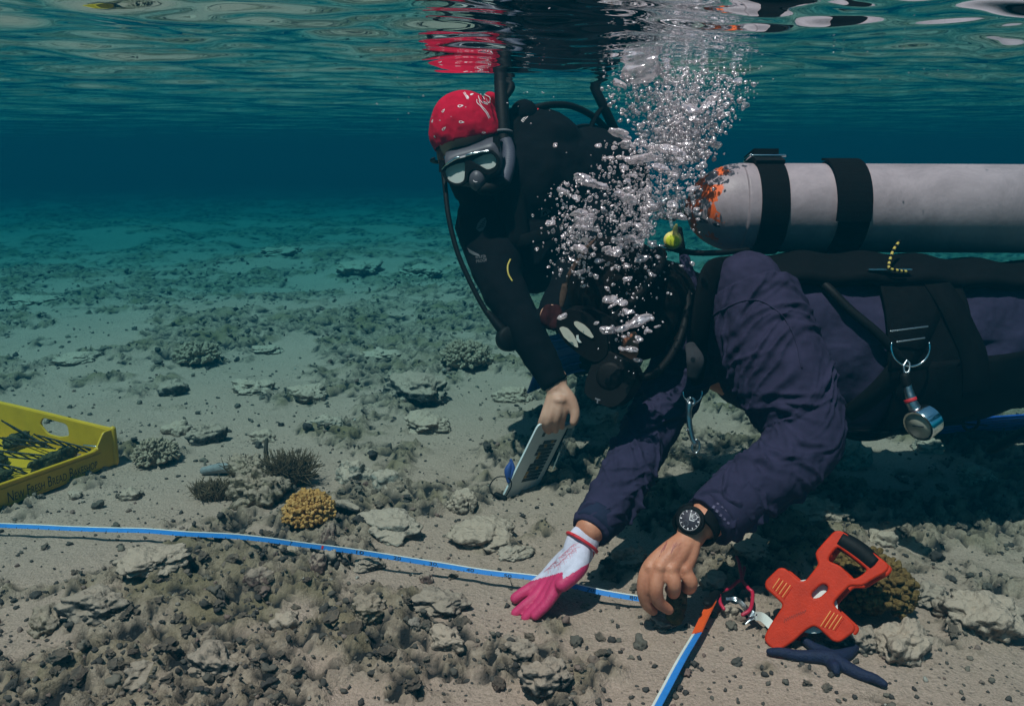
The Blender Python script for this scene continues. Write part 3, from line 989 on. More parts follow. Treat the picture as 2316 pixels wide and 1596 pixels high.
    for (x0, y0, x1, y1, w) in ((545, 400, 480, 560, 16), (520, 450, 440, 590, 12), (640, 450, 590, 600, 13), (680, 420, 640, 500, 10), (700, 440, 610, 540, 9), (440, 600, 420, 640, 8), (740, 430, 700, 480, 8)):
        k = 6
        L = [(x0 + (x1 - x0) * i / k + random.uniform(-7, 7), y0 + (y1 - y0) * i / k) for i in range(k + 1)]
        sc.append([HL(x - w * math.sin(math.pi * (i + .5) / (k + 1)) * .6, y) for i, (x, y) in enumerate(L)] + [HL(x + w * math.sin(math.pi * (i + .5) / (k + 1)) * .6, y) for i, (x, y) in reversed(list(enumerate(L)))])
    mk('scratch', decal(sc, pb, .0004), MAT['scar'], person)

    # glove on the far hand: white knitted back, dipped pink palm and fingers
    gp = [tube([gl(1945, 105, 1.388), gl(1925, 150, 1.385)], [.0275, .0275], 18, 6, flat=.75, up=CF)] + hand_parts(dict(HANDR, wrist=[gl(1930, 130, 1.386), gl(1905, 190, 1.382)]), .0018)
    V, F_ = fuse(gp, .0022, 3)
    F_ = np.asarray(F_)
    me = mesh_from('glove', V, F_)
    # pink where the rubber was dipped: everything past the knuckle line and the underside
    cen = V[F_].mean(1)
    rel = cen - CAM
    dd = rel @ CF; ppx = 1157.5 + (rel @ CR) / dd * FOC; ppy = 798 - (rel @ CU) / dd * FOC
    zx = (ppx - 596.7) / .3722; zy = (ppy - 1180) / .3722
    line = 335 + (zx - 1700) * (-.28)
    finger = (zy > np.where(zx < 1815, line, 262 + (1950 - zx) * .62))
    wav = 6 * n3(V[F_[:, 0]] * 160)
    idx = (finger).astype(np.int32)
    me.materials.append(MAT['glovewhite']); me.materials.append(MAT['pink'])
    me.polygons.foreach_set('material_index', idx)
    glove = place('glove', me, None, person)
    tag(glove, 'white backed glove with pink rubber fingers')
    gb = bvh_of(glove)
    # pink scale print on the back of the glove
    cells = []
    def seg(a, b, w=1.0):
        a = np.array(GL(*a)); b = np.array(GL(*b)); u = unit(b - a); nn = np.array([-u[1], u[0]]) * w * .5
        return [tuple(a + nn), tuple(b + nn), tuple(b - nn), tuple(a - nn)]
    for i in range(6):
        for j in range(4):
            x = 1935 - i * 36 - j * 6 - (18 if j % 2 else 0) - 30 * 0; y = 140 + i * 34 + j * 22 - 34
            if 270 + (1800 - x) * .25 < y or y < 110: continue
            cells.append(seg((x, y), (x - 30, y + 8))); cells.append(seg((x - 30, y + 8), (x - 26, y + 38)))
            cells.append(seg((x - 30, y + 8), (x - 52, y + 26)))
    mk('scale_print', decal(cells, gb, .0005), MAT['pinkline'], glove)
    rim = [np.array(GL(zx, zy)) for zx, zy in ((1852, 98), (1880, 96), (1920, 104), (1955, 122), (1985, 150), (1996, 178))]
    mk('red_rim', torus(gl(1932, 122, 1.387), unit(gl(1985, 40, 1.395) - gl(1910, 165, 1.384)), .0295, .0030, 40, 8), MAT['redtrim'], glove)
    mk('loose_thread', tube([gl(1992, 165, 1.375), gl(2003, 185, 1.372), gl(2003, 208, 1.372)], .0008, 6, 4), MAT['redtrim'], glove)
    return person, shirt, hood_o, hc, ax

FRONT, SHIRT, HOOD, HC, HAX = build_front()

def build_front_gear():
    # --- mask
    n = -ray(1300, 760); n = unit(n + .35 * HAX[1] + .1 * CR)
    o = P(1300, 765, 1.455)
    pl = lambda x, y: plane_hit(x, y, o, n)
    mask = empty('dive_mask', P(1300, 770, 1.46))
    tag(mask, 'black dive mask with pale oval lenses on the near diver', 'mask')
    fr = rounded([(1258, 718), (1288, 698), (1335, 712), (1372, 752), (1375, 800), (1350, 822), (1318, 808), (1280, 778), (1258, 748)], 14)
    mk('mask_frame', prism([pl(x, y) for x, y in fr], -n, .022), MAT['black'], mask, smooth=False)
    skirt = rounded([(1272, 708), (1330, 700), (1400, 735), (1405, 800), (1360, 835), (1310, 812)], 16)
    mk('mask_skirt', prism([pl(x, y) - n * .020 for x, y in skirt], -n, .055), MAT['black'], mask, smooth=False)
    for ol in ([(1264, 741), (1272, 738), (1284, 742), (1296, 755), (1305, 772), (1308, 786), (1300, 783), (1288, 774), (1274, 760)],
               [(1297, 727), (1305, 726), (1320, 733), (1333, 745), (1343, 762), (1338, 764), (1325, 757), (1308, 745), (1299, 735)]):
        mk('lens', prism([pl(x, y) + n * .0005 for x, y in rounded(ol, 4)], n, .002), MAT['palelens'], mask, smooth=False)
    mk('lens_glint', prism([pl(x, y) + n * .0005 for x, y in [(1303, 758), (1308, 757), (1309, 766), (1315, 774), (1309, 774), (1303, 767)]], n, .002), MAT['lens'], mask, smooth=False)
    mk('mask_strap', torus(HC + HAX[1] * -.005 + HAX[2] * .002, HAX[2] + HAX[1] * .12, .111, .010, 48, 8), MAT['black'], mask)
    # --- regulator
    reg = empty('regulator', P(1385, 880, 1.48))
    tag(reg, 'black scuba regulator held in the mouth of the near diver', 'regulator')
    n2_ = unit(-ray(1380, 860) - .25 * CR)
    o2 = P(1380, 865, 1.45)
    ol = rounded([(1344, 806), (1372, 790), (1430, 822), (1440, 858), (1412, 905), (1385, 924), (1352, 913), (1320, 892), (1322, 862)], 16)
    ob = mk('second_stage', prism([plane_hit(x, y, o2, n2_) for x, y in ol], -n2_, .07), MAT['black'], reg, smooth=False); fix_normals(ob); bevel_obj(ob, .012, 3)
    mk('purge_cover', lathe(plane_hit(1378, 850, o2, n2_), n2_, [(-.002, .026), (.001, .025), (.003, .019), (.0035, .0)], 28), MAT['black'], reg)
    mk('maker_mark', prism([plane_hit(x, y, o2, n2_) + n2_ * .0006 for x, y in ((1346, 899), (1358, 903), (1357, 906), (1353, 905), (1352, 912), (1349, 911), (1350, 904), (1345, 902))], n2_, .0006), MAT['greyprint'], reg, smooth=False)
    mk('mouthpiece', tube([P(1385, 850, 1.50), P(1372, 800, 1.50)], [.026, .02], 14, 4), MAT['black'], reg)
    mk('regulator_hose', tube(px_path([(1432, 850, 1.47), (1480, 845, 1.46), (1530, 780, 1.50), (1555, 690, 1.54), (1548, 610, 1.60), (1535, 520, 1.68)]), .0072, 12, 10), MAT['black'], reg)
    # --- black straps and hoses hanging round the neck
    # --- buoyancy vest with its webbing
    bcd = empty('buoyancy_vest', P(2000, 900, 1.72))
    tag(bcd, 'black buoyancy vest and harness strapped round the purple shirt', 'dive vest')
    mk('back_wing', torso_patch(1690, 2440, -180, -38, .010, 60, 40, .004, .022), MAT['webbing'], bcd)
    mk('shade_panel', torso_patch(1925, 2560, 8, 200, .006, 60, 50, .003, .012), MAT['webbing'], bcd)  # added black sheet standing in for shade on the lower torso
    mk('side_panel', torso_patch(1905, 2075, -60, 12, .010, 24, 40, .002, .008), MAT['webbing'], bcd)
    mk('cummerbund', torso_strap([(1990, -70), (2015, -40), (2050, -12), (2075, 6), (2090, 30)], .050, .024), MAT['webbing'], bcd)
    mk('diagonal_strap', torso_strap([(2010, -30), (1960, -4), (1905, 20), (1840, 42)], .042, .014), MAT['webbing'], bcd)
    mk('shoulder_strap', tube(px_path([(1655, 590, 1.60), (1610, 615, 1.535), (1592, 680, 1.52), (1582, 760, 1.53), (1580, 830, 1.57), (1572, 890, 1.62)]), [.012, .022, .024, .022, .018, .012], 14, 8, flat=.3, up=CF), MAT['webbing'], bcd)
    mk('inflator_hose', tube(px_path([(1822, 612, 1.60), (1870, 650, 1.555), (1920, 700, 1.535), (1985, 755, 1.525), (2040, 815, 1.535), (2085, 870, 1.56)]), .0092, 12, 8), MAT['black'], bcd)
    sp = empty
    mk('chest_d_ring', torus(P(1566, 888, 1.555), unit(-CF + .25 * CR), .020, .0018, 30, 8, 80, 280, CU), MAT['chrome'], bcd)
    nD = unit(-CF)
    cD = P(2058, 785, 1.500)
    mk('waist_d_ring', torus(cD, nD, .036, .0019, 40, 8, 75, 285, CU), MAT['chrome'], bcd)
    for (xa, ya, xb, yb) in ((2013, 749, 2097, 738), (2028, 773, 2090, 764)):
        mk('webbing_slide', tube([P(xa, ya, 1.502), P(xb, yb, 1.502)], .0016, 8, 2), MAT['steel'], bcd)
    mk('buckle_plate', box(P(2010, 610, 1.555), [unit(CR), unit(CU), unit(CF)], (.042, .0016, .006)), MAT['steel'], bcd, smooth=False)
    mk('loose_webbing', tube(px_path([(1900, 968, 1.62), (1990, 976, 1.60), (2080, 968, 1.60), (2160, 958, 1.62), (2230, 962, 1.66)]), [.006, .012, .012, .010, .004], 10, 8, flat=.3, up=CU), MAT['webbing'], bcd)
    mk('webbing_loop', torus(P(2195, 955, 1.63), unit(CF + .3 * CU), .016, .003, 20, 8), MAT['webbing'], bcd)
    mk('grey_tab', tube(px_path([(1560, 780, 1.515), (1572, 815, 1.505), (1566, 850, 1.515)]), [.010, .017, .011], 14, 6, flat=.25, up=CF), M('dark grey tab', (.035, .035, .04), .8, spec=.1), bcd)
    # --- bungee
    bun = empty('striped_bungee', P(2020, 600, 1.57))
    tag(bun, 'yellow and black striped bungee tied above the waist strap', 'bungee cord')
    bp = catmull(px_path([(2034, 545, 1.60), (2020, 565, 1.57), (2012, 588, 1.555), (2010, 606, 1.545), (2030, 612, 1.543), (2048, 614, 1.545)]), 8)
    for i in range(0, len(bp) - 2, 2):
        mk('yellow_twist' if (i // 2) % 2 else 'black_twist', tube([bp[i], bp[i + 2]], .0028, 8, 3), MAT['yellowprint'] if (i // 2) % 2 else MAT['black'], bun)

    # --- scuba tank
    ty = 470; td = 1.71; tr = .0930
    c0 = P(1650, ty, td); ax_ = unit(P(2300, ty + 3, td) - c0)
    tk = empty('scuba_tank', c0 + np.array([.3, 0, -tr]))
    tag(tk, 'worn pale grey scuba tank with flaking orange paint on the near diver', 'scuba tank')
    k = mpx(td)
    prof = [(-.0975, .012), (-.0972, .0175), (-.094, .0185), (-.090, .021), (-.086, .031), (-.080, .043), (-.070, .056), (-.055, .069), (-.036, .080), (-.014, .0885), (.012, .0925), (.04, tr), (.25, tr), (.62, tr), (.66, tr * .97), (.67, tr * .9), (.67, .0)]
    P_ = catmull(np.array([(a, b, 0) for a, b in prof]), 4)
    cyl = place('cylinder', mesh_from('cylinder', *lathe(c0, ax_, [(p[0], max(p[1], 0)) for p in P_], 72)), MAT['tank'], tk, origin=c0)
    tb = bvh_of(cyl)
    mk('torn_sticker', decal([[(1558, 434), (1570, 418), (1584, 410), (1590, 424), (1586, 440), (1572, 452), (1562, 456)]], tb, .0006, 1.7), MAT['skirt'] if False else MAT['white'], cyl)
    mk('black_scrawl', decal([[(1576, 497), (1588, 494), (1600, 499), (1603, 506), (1594, 503), (1584, 503)], [(1610, 503), (1622, 506), (1630, 514), (1620, 513), (1612, 509)], [(1566, 426), (1574, 422), (1572, 428)]], tb, .0008, 1.7), MAT['ink'], cyl)
    # straps
    for (xx, w, nm) in ((1722, .056, 'tank_strap'), (1893, .062, 'tank_strap')):
        c = c0 + ax_ * ((xx - 1650) * k)
        st = [(-w / 2, tr), (-w / 2, tr + .0055), (w / 2, tr + .0055), (w / 2, tr)]
        V, F_ = lathe(c, ax_, st, 72)
        mk(nm, (V, F_), MAT['webbing'], tk, smooth=False)
    # overlapped end of the rear strap and the front cam buckle
    up = unit(CU - ax_ * np.dot(CU, ax_)); fw = unit(np.cross(ax_, up))
    if np.dot(fw, CF) > 0: fw = -fw
    c = c0 + ax_ * ((1888 - 1650) * k)
    angs = np.radians(np.linspace(-25, 82, 20))
    pts = np.array([c + (tr + .0085) * (math.sin(a) * up + math.cos(a) * fw) for a in angs])
    mk('strap_tail', ribbon(pts, ax_, .070, .005), MAT['webbing'], tk, smooth=False)
    c = c0 + ax_ * ((1722 - 1650) * k)
    angs = np.radians(np.linspace(55, 125, 12))
    pts = np.array([c + (tr + .009) * (math.sin(a) * up + math.cos(a) * fw) for a in angs])
    mk('cam_buckle', ribbon(pts, ax_, .060, .008), MAT['black'], tk, smooth=False)
    b = c + up * (tr + .019)
    mk('buckle_lever', box(b - ax_ * .002, [ax_, up, fw], (.026, .0055, .036)), MAT['webbing'], tk, smooth=False)
    mk('buckle_bar', tube([c + up * (tr + .010) + fw * .036 - ax_ * .030, c + up * (tr + .009) + fw * .040 + ax_ * .036], .0026, 8, 2), MAT['chrome'], tk)
    mk('buckle_pin', tube([c + up * (tr + .010) - ax_ * .034 - fw * .01, c + up * (tr + .010) - ax_ * .034 + fw * .036], .004, 8, 2), MAT['chrome'], tk)
    # valve at the neck
    v0 = c0 - ax_ * .0975
    vv = mk('tank_valve', lathe(v0, -ax_, [(0, .0165), (.004, .0165), (.005, .0135), (.012, .0135), (.013, .016), (.030, .016), (.034, .011), (.040, .0)], 24), MAT['chrome'], tk)
    mk('valve_knob', lathe(v0 - ax_ * .022 + fw * .016, fw, [(0, .007), (.008, .007), (.009, .013), (.022, .0125), (.024, .009), (.024, 0)], 20), MAT['steel'], vv)
    mk('regulator_yoke', tube([v0 - ax_ * .02 + up * .022, v0 - ax_ * .045 + up * .01, v0 - ax_ * .05 - up * .014, v0 - ax_ * .022 - up * .024], [.006, .008, .008, .006], 12, 6), MAT['steel'], vv)
    # yellow dust cap hanging from the valve and the pale-tipped hose
    cap = empty('dust_cap', P(1520, 562, 1.60))
    tag(cap, 'pale yellow rubber dust cap hanging below the tank valve', 'dust cap')
    n3_ = unit(-ray(1520, 543) - .15 * CU)
    o3 = P(1521, 545, 1.655)
    E = lambda rx, ry, cx, cy, a=0, m=28: [(cx + rx * math.cos(t) * math.cos(a) - ry * math.sin(t) * math.sin(a), cy + rx * math.cos(t) * math.sin(a) + ry * math.sin(t) * math.cos(a)) for t in np.linspace(0, 2 * math.pi, m, endpoint=False)]
    cu_ = unit(CU + .22 * CR - n3_ * np.dot(CU + .22 * CR, n3_)); cx_ = np.cross(cu_, n3_)
    cb = P(1521, 545, 1.60); k_ = mpx(1.60)
    V, F_ = fuse([ball(cb - n3_ * .008, (21 * k_, 21 * k_, .010), 4, np.array([cx_, cu_, n3_])), tube([cb + cu_ * 14 * k_ - n3_ * .006, cb + cu_ * 36 * k_ - n3_ * .005], [.0085, .0028], 12, 4)], .0016, 3)
    mk('cap_body', (V, [list(f) for f in F_]), MAT['yellow'], cap)
    mk('cap_face', (ball(cb + n3_ * .0015, (16 * k_, 14 * k_, .0028), 3, np.array([cx_, cu_, n3_]))), MAT['yellowgreen'], cap)
    mk('cap_tether', tube(px_path([(1519, 512, 1.60), (1516, 498, 1.62), (1517, 480, 1.66)]), [.004, .0035, .003], 8, 6), MAT['clearsheet'], cap)
    hose = empty('low_pressure_hose', P(1560, 575, 1.63))
    tag(hose, 'thin black hose with a silver tip below the yellow cap', 'hose')
    mk('hose_sleeve', tube(px_path([(1508, 560, 1.625), (1560, 571, 1.62), (1620, 572, 1.63), (1690, 566, 1.66)]), .0058, 12, 8), MAT['black'], hose)
    mk('silver_tip', tube(px_path([(1491, 557, 1.625), (1499, 559, 1.625), (1511, 562, 1.625)]), [.0042, .0052, .0052], 12, 4), MAT['chrome'], hose)

    # --- pressure gauge hanging from the waist ring
    ga = empty('pressure_gauge', P(2085, 985, 1.50))
    tag(ga, 'polished steel gauge with a red band hanging from the waist ring', 'gauge')
    sn = mk('snap_hook', tube(px_path([(2050, 815, 1.500), (2043, 828, 1.497), (2046, 845, 1.495), (2055, 838, 1.495), (2056, 822, 1.498), (2050, 815, 1.50)]), .0022, 8, 8), MAT['steel'], ga)
    mk('swivel', tube(px_path([(2048, 843, 1.495), (2050, 860, 1.492)]), [.0035, .0045], 10, 4), MAT['steel'], ga)
    mk('gauge_stem', tube(px_path([(2049, 860, 1.492), (2054, 885, 1.490), (2058, 898, 1.488)]), [.0065, .0085, .0095], 16, 6), MAT['steel'], ga)
    mk('hose_crimp', tube(px_path([(2046, 852, 1.492), (2049, 868, 1.491)]), [.0085, .0085], 14, 3), MAT['black'], ga)
    mk('red_band', tube(px_path([(2057, 901, 1.488), (2060, 908, 1.487)]), [.0115, .0115], 18, 3, cap='flat'), MAT['redtrim'], ga)
    mk('gauge_neck', tube(px_path([(2060, 909, 1.487), (2068, 924, 1.485)]), [.0105, .0115], 18, 3), MAT['steel'], ga)
    gc = P(2086, 956, 1.480); gn = unit(-.80 * CR - .46 * CF * 1.0 + .30 * CU * -1)
    gn = unit(-.78 * CR - .40 * CF - .38 * CU)
    case = mk('gauge_case', lathe(gc, gn, [(-.020, .0), (-.020, .026), (-.016, .0305), (.012, .0305), (.015, .029), (.015, .0255), (.012, .0255), (.012, 0)], 40), MAT['chrome'], ga, sharp=30)
    mk('gauge_face', lathe(gc + gn * .0125, gn, [(0, .0252), (.001, .0252), (.001, 0)], 32), MAT['dialface'], case)
    mk('gauge_needle', box(gc + gn * .0145, [unit(np.cross(gn, CU)), unit(np.cross(gn, np.cross(gn, CU))), gn], (.011, .001, .0005)), MAT['ink'], case)
    # --- bolt snap hanging at the chest
    bs = empty('bolt_snap', P(1572, 1022, 1.58))
    tag(bs, 'long steel bolt snap hanging from the chest ring beside the far arm', 'clip')
    mk('snap_eye', torus(P(1562, 908, 1.55), unit(CF + .5 * CR), .0075, .0028, 22, 8), MAT['steel'], bs)
    mk('snap_swivel', tube(px_path([(1559, 914, 1.55), (1557, 930, 1.55), (1558, 940, 1.55)]), [.0075, .006, .0048], 12, 5), MAT['steel'], bs)
    mk('snap_body', tube(px_path([(1557, 932, 1.55), (1559, 960, 1.55), (1565, 990, 1.55), (1571, 1002, 1.55)]), [.0062, .0054, .0050, .006], 12, 6, flat=.7), MAT['steel'], bs)
    mk('snap_gate', tube(px_path([(1571, 998, 1.55), (1565, 1008, 1.55), (1566, 1020, 1.55), (1574, 1024, 1.55), (1581, 1014, 1.55), (1580, 1000, 1.55), (1574, 994, 1.55)]), .0026, 8, 6), MAT['steel'], bs)
    mk('thumb_knob', tube(px_path([(1563, 975, 1.55), (1552, 972, 1.548)]), .0022, 8, 3), MAT['steel'], bs)
    # --- wristwatch
    w = empty('wristwatch', hl(900, 330, 1.29))
    tag(w, 'black round wristwatch on the bare wrist of the near diver', 'watch')
    wc = hl(872, 95, 1.283); wax = unit(hl(890, 300, 1.305) - hl(1000, 120, 1.325))
    wn_ = unit(-ray(*HL(870, 100)) - .28 * CR + .10 * CU)
    wn_ = unit(wn_)
    arm_c = hl(975, 165, 1.318)
    band_dir = unit(wax - wn_ * 0)
    pts = []
    e1 = unit(wn_ - band_dir * np.dot(wn_, band_dir)); e2 = np.cross(band_dir, e1)
    for a in np.linspace(20, 340, 40):
        aa = math.radians(a); pts.append(arm_c + (math.cos(aa) * e1 * .0325 + math.sin(aa) * e2 * .036))
    mk('watch_strap', ribbon(np.array(pts), band_dir, .025, .005), MAT['black'], w, smooth=False)
    oct_ = []
    ex = unit(np.cross(CU, wn_)); ey = np.cross(wn_, ex)
    ex, ey = (ex, ey) if np.dot(ex, CR) > 0 else (-ex, -ey)
    for i in range(8):
        a = math.radians(22.5 + 45 * i); oct_.append((.0222 * math.cos(a), .0222 * math.sin(a)))
    cs = mk('watch_case', plate([rounded(oct_, .006)], wc - wn_ * .006, ex, ey, .012, .002, 2), MAT['black'], w)
    mk('bezel', torus(wc + wn_ * .0005, wn_, .0182, .0020, 48, 10), MAT['black'], w)
    mk('dial', lathe(wc, wn_, [(0, .0170), (.0008, .0170), (.0008, 0)], 40), MAT['dial'], w)
    for i in range(12):
        a = math.radians(30 * i + 8); r_ = .0142
        u = ex * math.sin(a) + ey * math.cos(a); v = np.cross(wn_, u)
        mk('hour_marker', box(wc + u * r_ + wn_ * .0012, [u, v, wn_], (.0014, .0006 if i % 3 else .0010, .0004)), MAT['white'], w, smooth=False)
    mk('chapter_ring', torus(wc + wn_ * .001, wn_, .0164, .0003, 48, 6), MAT['white'], w)
    for a, L, wd in ((8, .0115, .0006), (100, .0080, .0007)):
        a = math.radians(a); u = ex * math.sin(a) + ey * math.cos(a); v = np.cross(wn_, u)
        mk('watch_hand', box(wc + u * L * .5 + wn_ * .0019, [u, v, wn_], (L * .5, wd, .0003)), MAT['white'], w, smooth=False)
    mk('subdial', torus(wc + ex * .0075 + ey * .005 + wn_ * .0011, wn_, .0042, .0005, 24, 6), MAT['white'], w)
    mk('subdial', torus(wc - ex * .006 - ey * .006 + wn_ * .0011, wn_, .0042, .0004, 24, 6), MAT['greyprint'], w)
    # --- coral fragment pinched in the fingers
    V, F_ = lump_mesh(3, 77, 1.8, .45, .12, (.018, .016, .030))
    fr_ = mk('coral_fragment', (V + hl(640, 1330, 1.305), F_), MAT['spongegreen'])
    tag(fr_, 'olive coral fragment pinched under the bare fingers beside the tape', 'coral fragment')
    # --- fin of the near diver trailing behind at the right edge
    return

def fix_mesh(VF):
    V, F_ = VF
    bm = bmesh.new(); vs = [bm.verts.new(tuple(v)) for v in V]
    for f in F_:
        try: bm.faces.new([vs[i] for i in f])
        except ValueError: pass
    bmesh.ops.recalc_face_normals(bm, faces=bm.faces)
    bm.verts.index_update()
    out = np.array([v.co[:] for v in bm.verts]), [[v.index for v in f.verts] for f in bm.faces]
    bm.free(); return out

build_front_gear()

# ------------------------------------------------------------------ rear diver
HB = zc(1060.8, 795.6, .3946)
def hb(zx, zy, d): return P(*HB(zx, zy), d)
MB_ = zc(954.7, 185.6, .1662)
B_ARM_R = [(1098, 500, 2.04), (1118, 585, 1.99), (1145, 668, 1.935), (1185, 745, 1.905), (1222, 808, 1.89), (1256, 868, 1.88)]
B_RAD_R = [.080, .066, .052, .046, .040, .031]
B_ARM_L = [(1345, 420, 2.16), (1335, 520, 2.08), (1300, 620, 2.0), (1272, 672, 1.95), (1250, 706, 1.91)]
B_RAD_L = [.082, .066, .052, .042, .034]

def build_rear():
    hc = P(1058, 318, 1.985)
    up = unit(-.20 * CR + .93 * CU - .10 * CF); fw = unit(-.16 * CR - .30 * CU - .93 * CF)
    fw = unit(fw - up * np.dot(fw, up)); hx = np.cross(up, fw); ax = np.array([hx, fw, up])
    body = [ball(hc + up * .022, (.074, .092, .090), 4, ax), ball(hc + fw * .022 - up * .065, (.054, .064, .058), 3, ax),
            ball(hc + fw * .090 - up * .052, (.014, .017, .02), 3, ax), ball(hc + fw * .062 - up * .050 + hx * .032, (.022, .02, .02), 2, ax), ball(hc + fw * .062 - up * .050 - hx * .032, (.022, .02, .02), 2, ax),
            ball(hc + fw * .074 - up * .100, (.024, .014, .010), 2, ax),
            ball(hc + hx * .078 - up * .025, (.008, .018, .03), 2, ax), ball(hc - hx * .078 - up * .025, (.008, .018, .03), 2, ax),
            tube([hc - up * .06 - fw * .01, P(1165, 440, 2.1)], [.056, .066], 16, 6)]
    trunk = [(1190, 420, 2.13, .17), (1260, 455, 2.22, .175), (1320, 560, 2.38, .15), (1360, 680, 2.55, .15)]
    body.append(tube(px_path([t[:3] for t in trunk]), [t[3] for t in trunk], 24, 6))
    for path, rad in ((B_ARM_R, B_RAD_R), (B_ARM_L, B_RAD_L)):
        body.append(tube(px_path(path), np.array(rad) * .82, 18, 8))
    for sx in (-38, 60):
        body.append(tube(px_path([(1355 + sx, 690, 2.56), (1350 + sx, 800, 2.62), (1362 + sx, 792, 2.95)]), [.09, .058, .042], 18, 8))
    # bare right hand holding the slate's top edge
    hd = [tube([hb(500, 150, 1.885), hb(495, 200, 1.875)], [.026, .027], 16, 5, flat=.75, up=CF)]
    for pts, rr in (([hb(490, 215, 1.875), hb(462, 300, 1.866), hb(430, 372, 1.860), hb(414, 415, 1.868), hb(420, 450, 1.885)], [.016, .0145, .0110, .0095, .008]),
                    ([hb(500, 215, 1.872), hb(488, 300, 1.858), hb(464, 376, 1.852), hb(452, 420, 1.862), hb(455, 455, 1.885)], [.016, .0150, .0112, .0098, .008]),
                    ([hb(510, 215, 1.872), hb(514, 300, 1.856), hb(500, 376, 1.852), hb(492, 420, 1.864), hb(495, 450, 1.89)], [.016, .0150, .0110, .0094, .008]),
                    ([hb(520, 215, 1.874), hb(540, 295, 1.860), hb(535, 362, 1.858), hb(530, 402, 1.872), hb(532, 430, 1.90)], [.016, .0140, .0100, .0086, .0075]),
                    ([hb(525, 210, 1.872), hb(572, 268, 1.862), hb(600, 325, 1.856), hb(606, 368, 1.852), hb(597, 402, 1.850)], [.017, .0160, .0130, .0112, .0095])):
        hd.append(tube(pts, rr, 14, 7))
    hd.append(ball(hb(515, 265, 1.868), (.025, .03, .016), 3))
    body += hd
    # left hand, inside a dark red glove
    lh = [ball(P(1246, 716, 1.895), (.028, .022, .032), 3)]
    for q in range(4):
        lh.append(tube(px_path([(1240 + q * 5, 700, 1.885 + q * .012), (1232 + q * 6, 722, 1.880 + q * .012), (1244 + q * 5, 736, 1.885 + q * .012), (1252 + q * 4, 728, 1.895 + q * .012)]), [.0115, .0105, .0095, .008], 10, 6))
    lh.append(tube(px_path([(1256, 702, 1.885), (1262, 722, 1.875), (1254, 738, 1.872)]), [.013, .012, .010], 10, 6))
    body += lh
    V, F_ = fuse(body, .003, 4)
    person = place('person', mesh_from('person', V, F_), MAT['skinpale'], origin=P(1300, 840, 2.4))
    tag(person, 'far diver in a black wetsuit and red bandana holding a white slate', 'person')

    suit = [tube(px_path([t[:3] for t in trunk]), [t[3] + .012 for t in trunk], 28, 6),
            ball(P(1205, 330, 2.10), (.13, .12, .10), 4), ball(P(1110, 500, 2.06), (.088, .09, .095), 3), ball(P(1320, 385, 2.18), (.135, .12, .12), 4), ball(P(1090, 440, 2.07), (.062, .075, .062), 3),
            ball(P(1200, 560, 2.08), (.12, .10, .12), 3), ball(P(1395, 450, 2.28), (.10, .12, .16), 3)]
    suit.append(tube([hc - up * .095 - fw * .005, P(1150, 430, 2.09)], [.072, .085], 20, 6))
    suit.append(tube(px_path(B_ARM_R), np.array(B_RAD_R) * 1.02, 24, 10, cap='flat'))
    suit.append(tube(px_path(B_ARM_L), np.array(B_RAD_L) * 1.05, 24, 10))
    for sx in (-38, 60):
        suit.append(tube(px_path([(1355 + sx, 690, 2.56), (1350 + sx, 800, 2.62), (1362 + sx, 792, 2.93)]), [.098, .066, .050], 20, 8))
    V, F_ = fuse(suit, .005, 4)
    N = normals_of(V, F_)
    V = V + N * (.004 * n3(V * 20) + .002 * n3(V * 48))[:, None]
    suit_o = place('wetsuit', mesh_from('wetsuit', V, F_), MAT['neoprene'], person)
    V, F_ = fuse([ball(c[0].mean(0), .001, 1) for c in lh[:1]] + [(v + 0, f) for v, f in [ball(P(1246, 718, 1.895), (.024, .022, .028), 3)] + lh[1:]], .0028, 2)
    mk('glove', (V + normals_of(V, np.asarray(F_)) * .0022, [list(f) for f in F_]), MAT['redrock'] if False else M('dark red glove', (.032, .007, .007), .85, var=.5, spec=.08), person)
    sb = bvh_of(suit_o)
    # cuff
    mk('wrist_seal', torus(hb(488, 172, 1.885), unit(P(1256, 868, 1.88) - P(1222, 808, 1.89)), .0305, .0035, 32, 8), MAT['neoprene'], person)
    # printed marks of the suit
    sh = zc(954.7, 185.6, .1662)
    lab = mk('shoulder_lettering', text_on('mares', (1183, 278), (1206, 250), 6.5, sb, .0015, d=2.0), MAT['white'], suit_o)
    mk('red_flash', decal([[(1206, 248), (1212, 246), (1218, 247), (1216, 250), (1208, 251)]], sb, .0015), MAT['redtrim'], suit_o)
    mk('chest_badge', decal([[(1084, 524), (1077, 518), (1080, 506), (1088, 496), (1097, 492), (1100, 500), (1098, 512), (1092, 522)]], sb, .0012), MAT['greyprint'], suit_o)
    mk('badge_stripe', decal([[(1080 + i * 3.4, 518 - i * 4.6), (1095 + i * 1.2, 514 - i * 4.2), (1095 + i * 1.2, 512.5 - i * 4.2), (1080 + i * 3.4, 516 - i * 4.6)] for i in range(5)], sb, .0018), MAT['black'], suit_o)
    mk('sleeve_emblem', decal([[(1057, 560), (1066, 566), (1084, 576), (1086, 580), (1072, 577), (1062, 571)]], sb, .0015), MAT['greyprint'], suit_o)
    mk('sleeve_lettering', join(text_on('WATER', (1076, 586), (1100, 583), 6.5, sb, .0015, d=2.0), text_on('PROOF', (1078, 595), (1102, 591), 6.5, sb, .0015, d=2.0)), MAT['greyprint'], suit_o)
    tri = [(1221, 492), (1224, 474), (1231, 469), (1246, 478), (1232, 488)]
    mk('triangle_badge', decal([rounded(tri, 3)], sb, .0015), MAT['greyprint'], suit_o)
    mk('badge_letter', decal([[(1227, 486), (1226, 479), (1232, 477), (1235, 478), (1236, 483), (1234, 483), (1233, 480), (1230, 481), (1230, 485)]], sb, .0026), MAT['black'], suit_o)
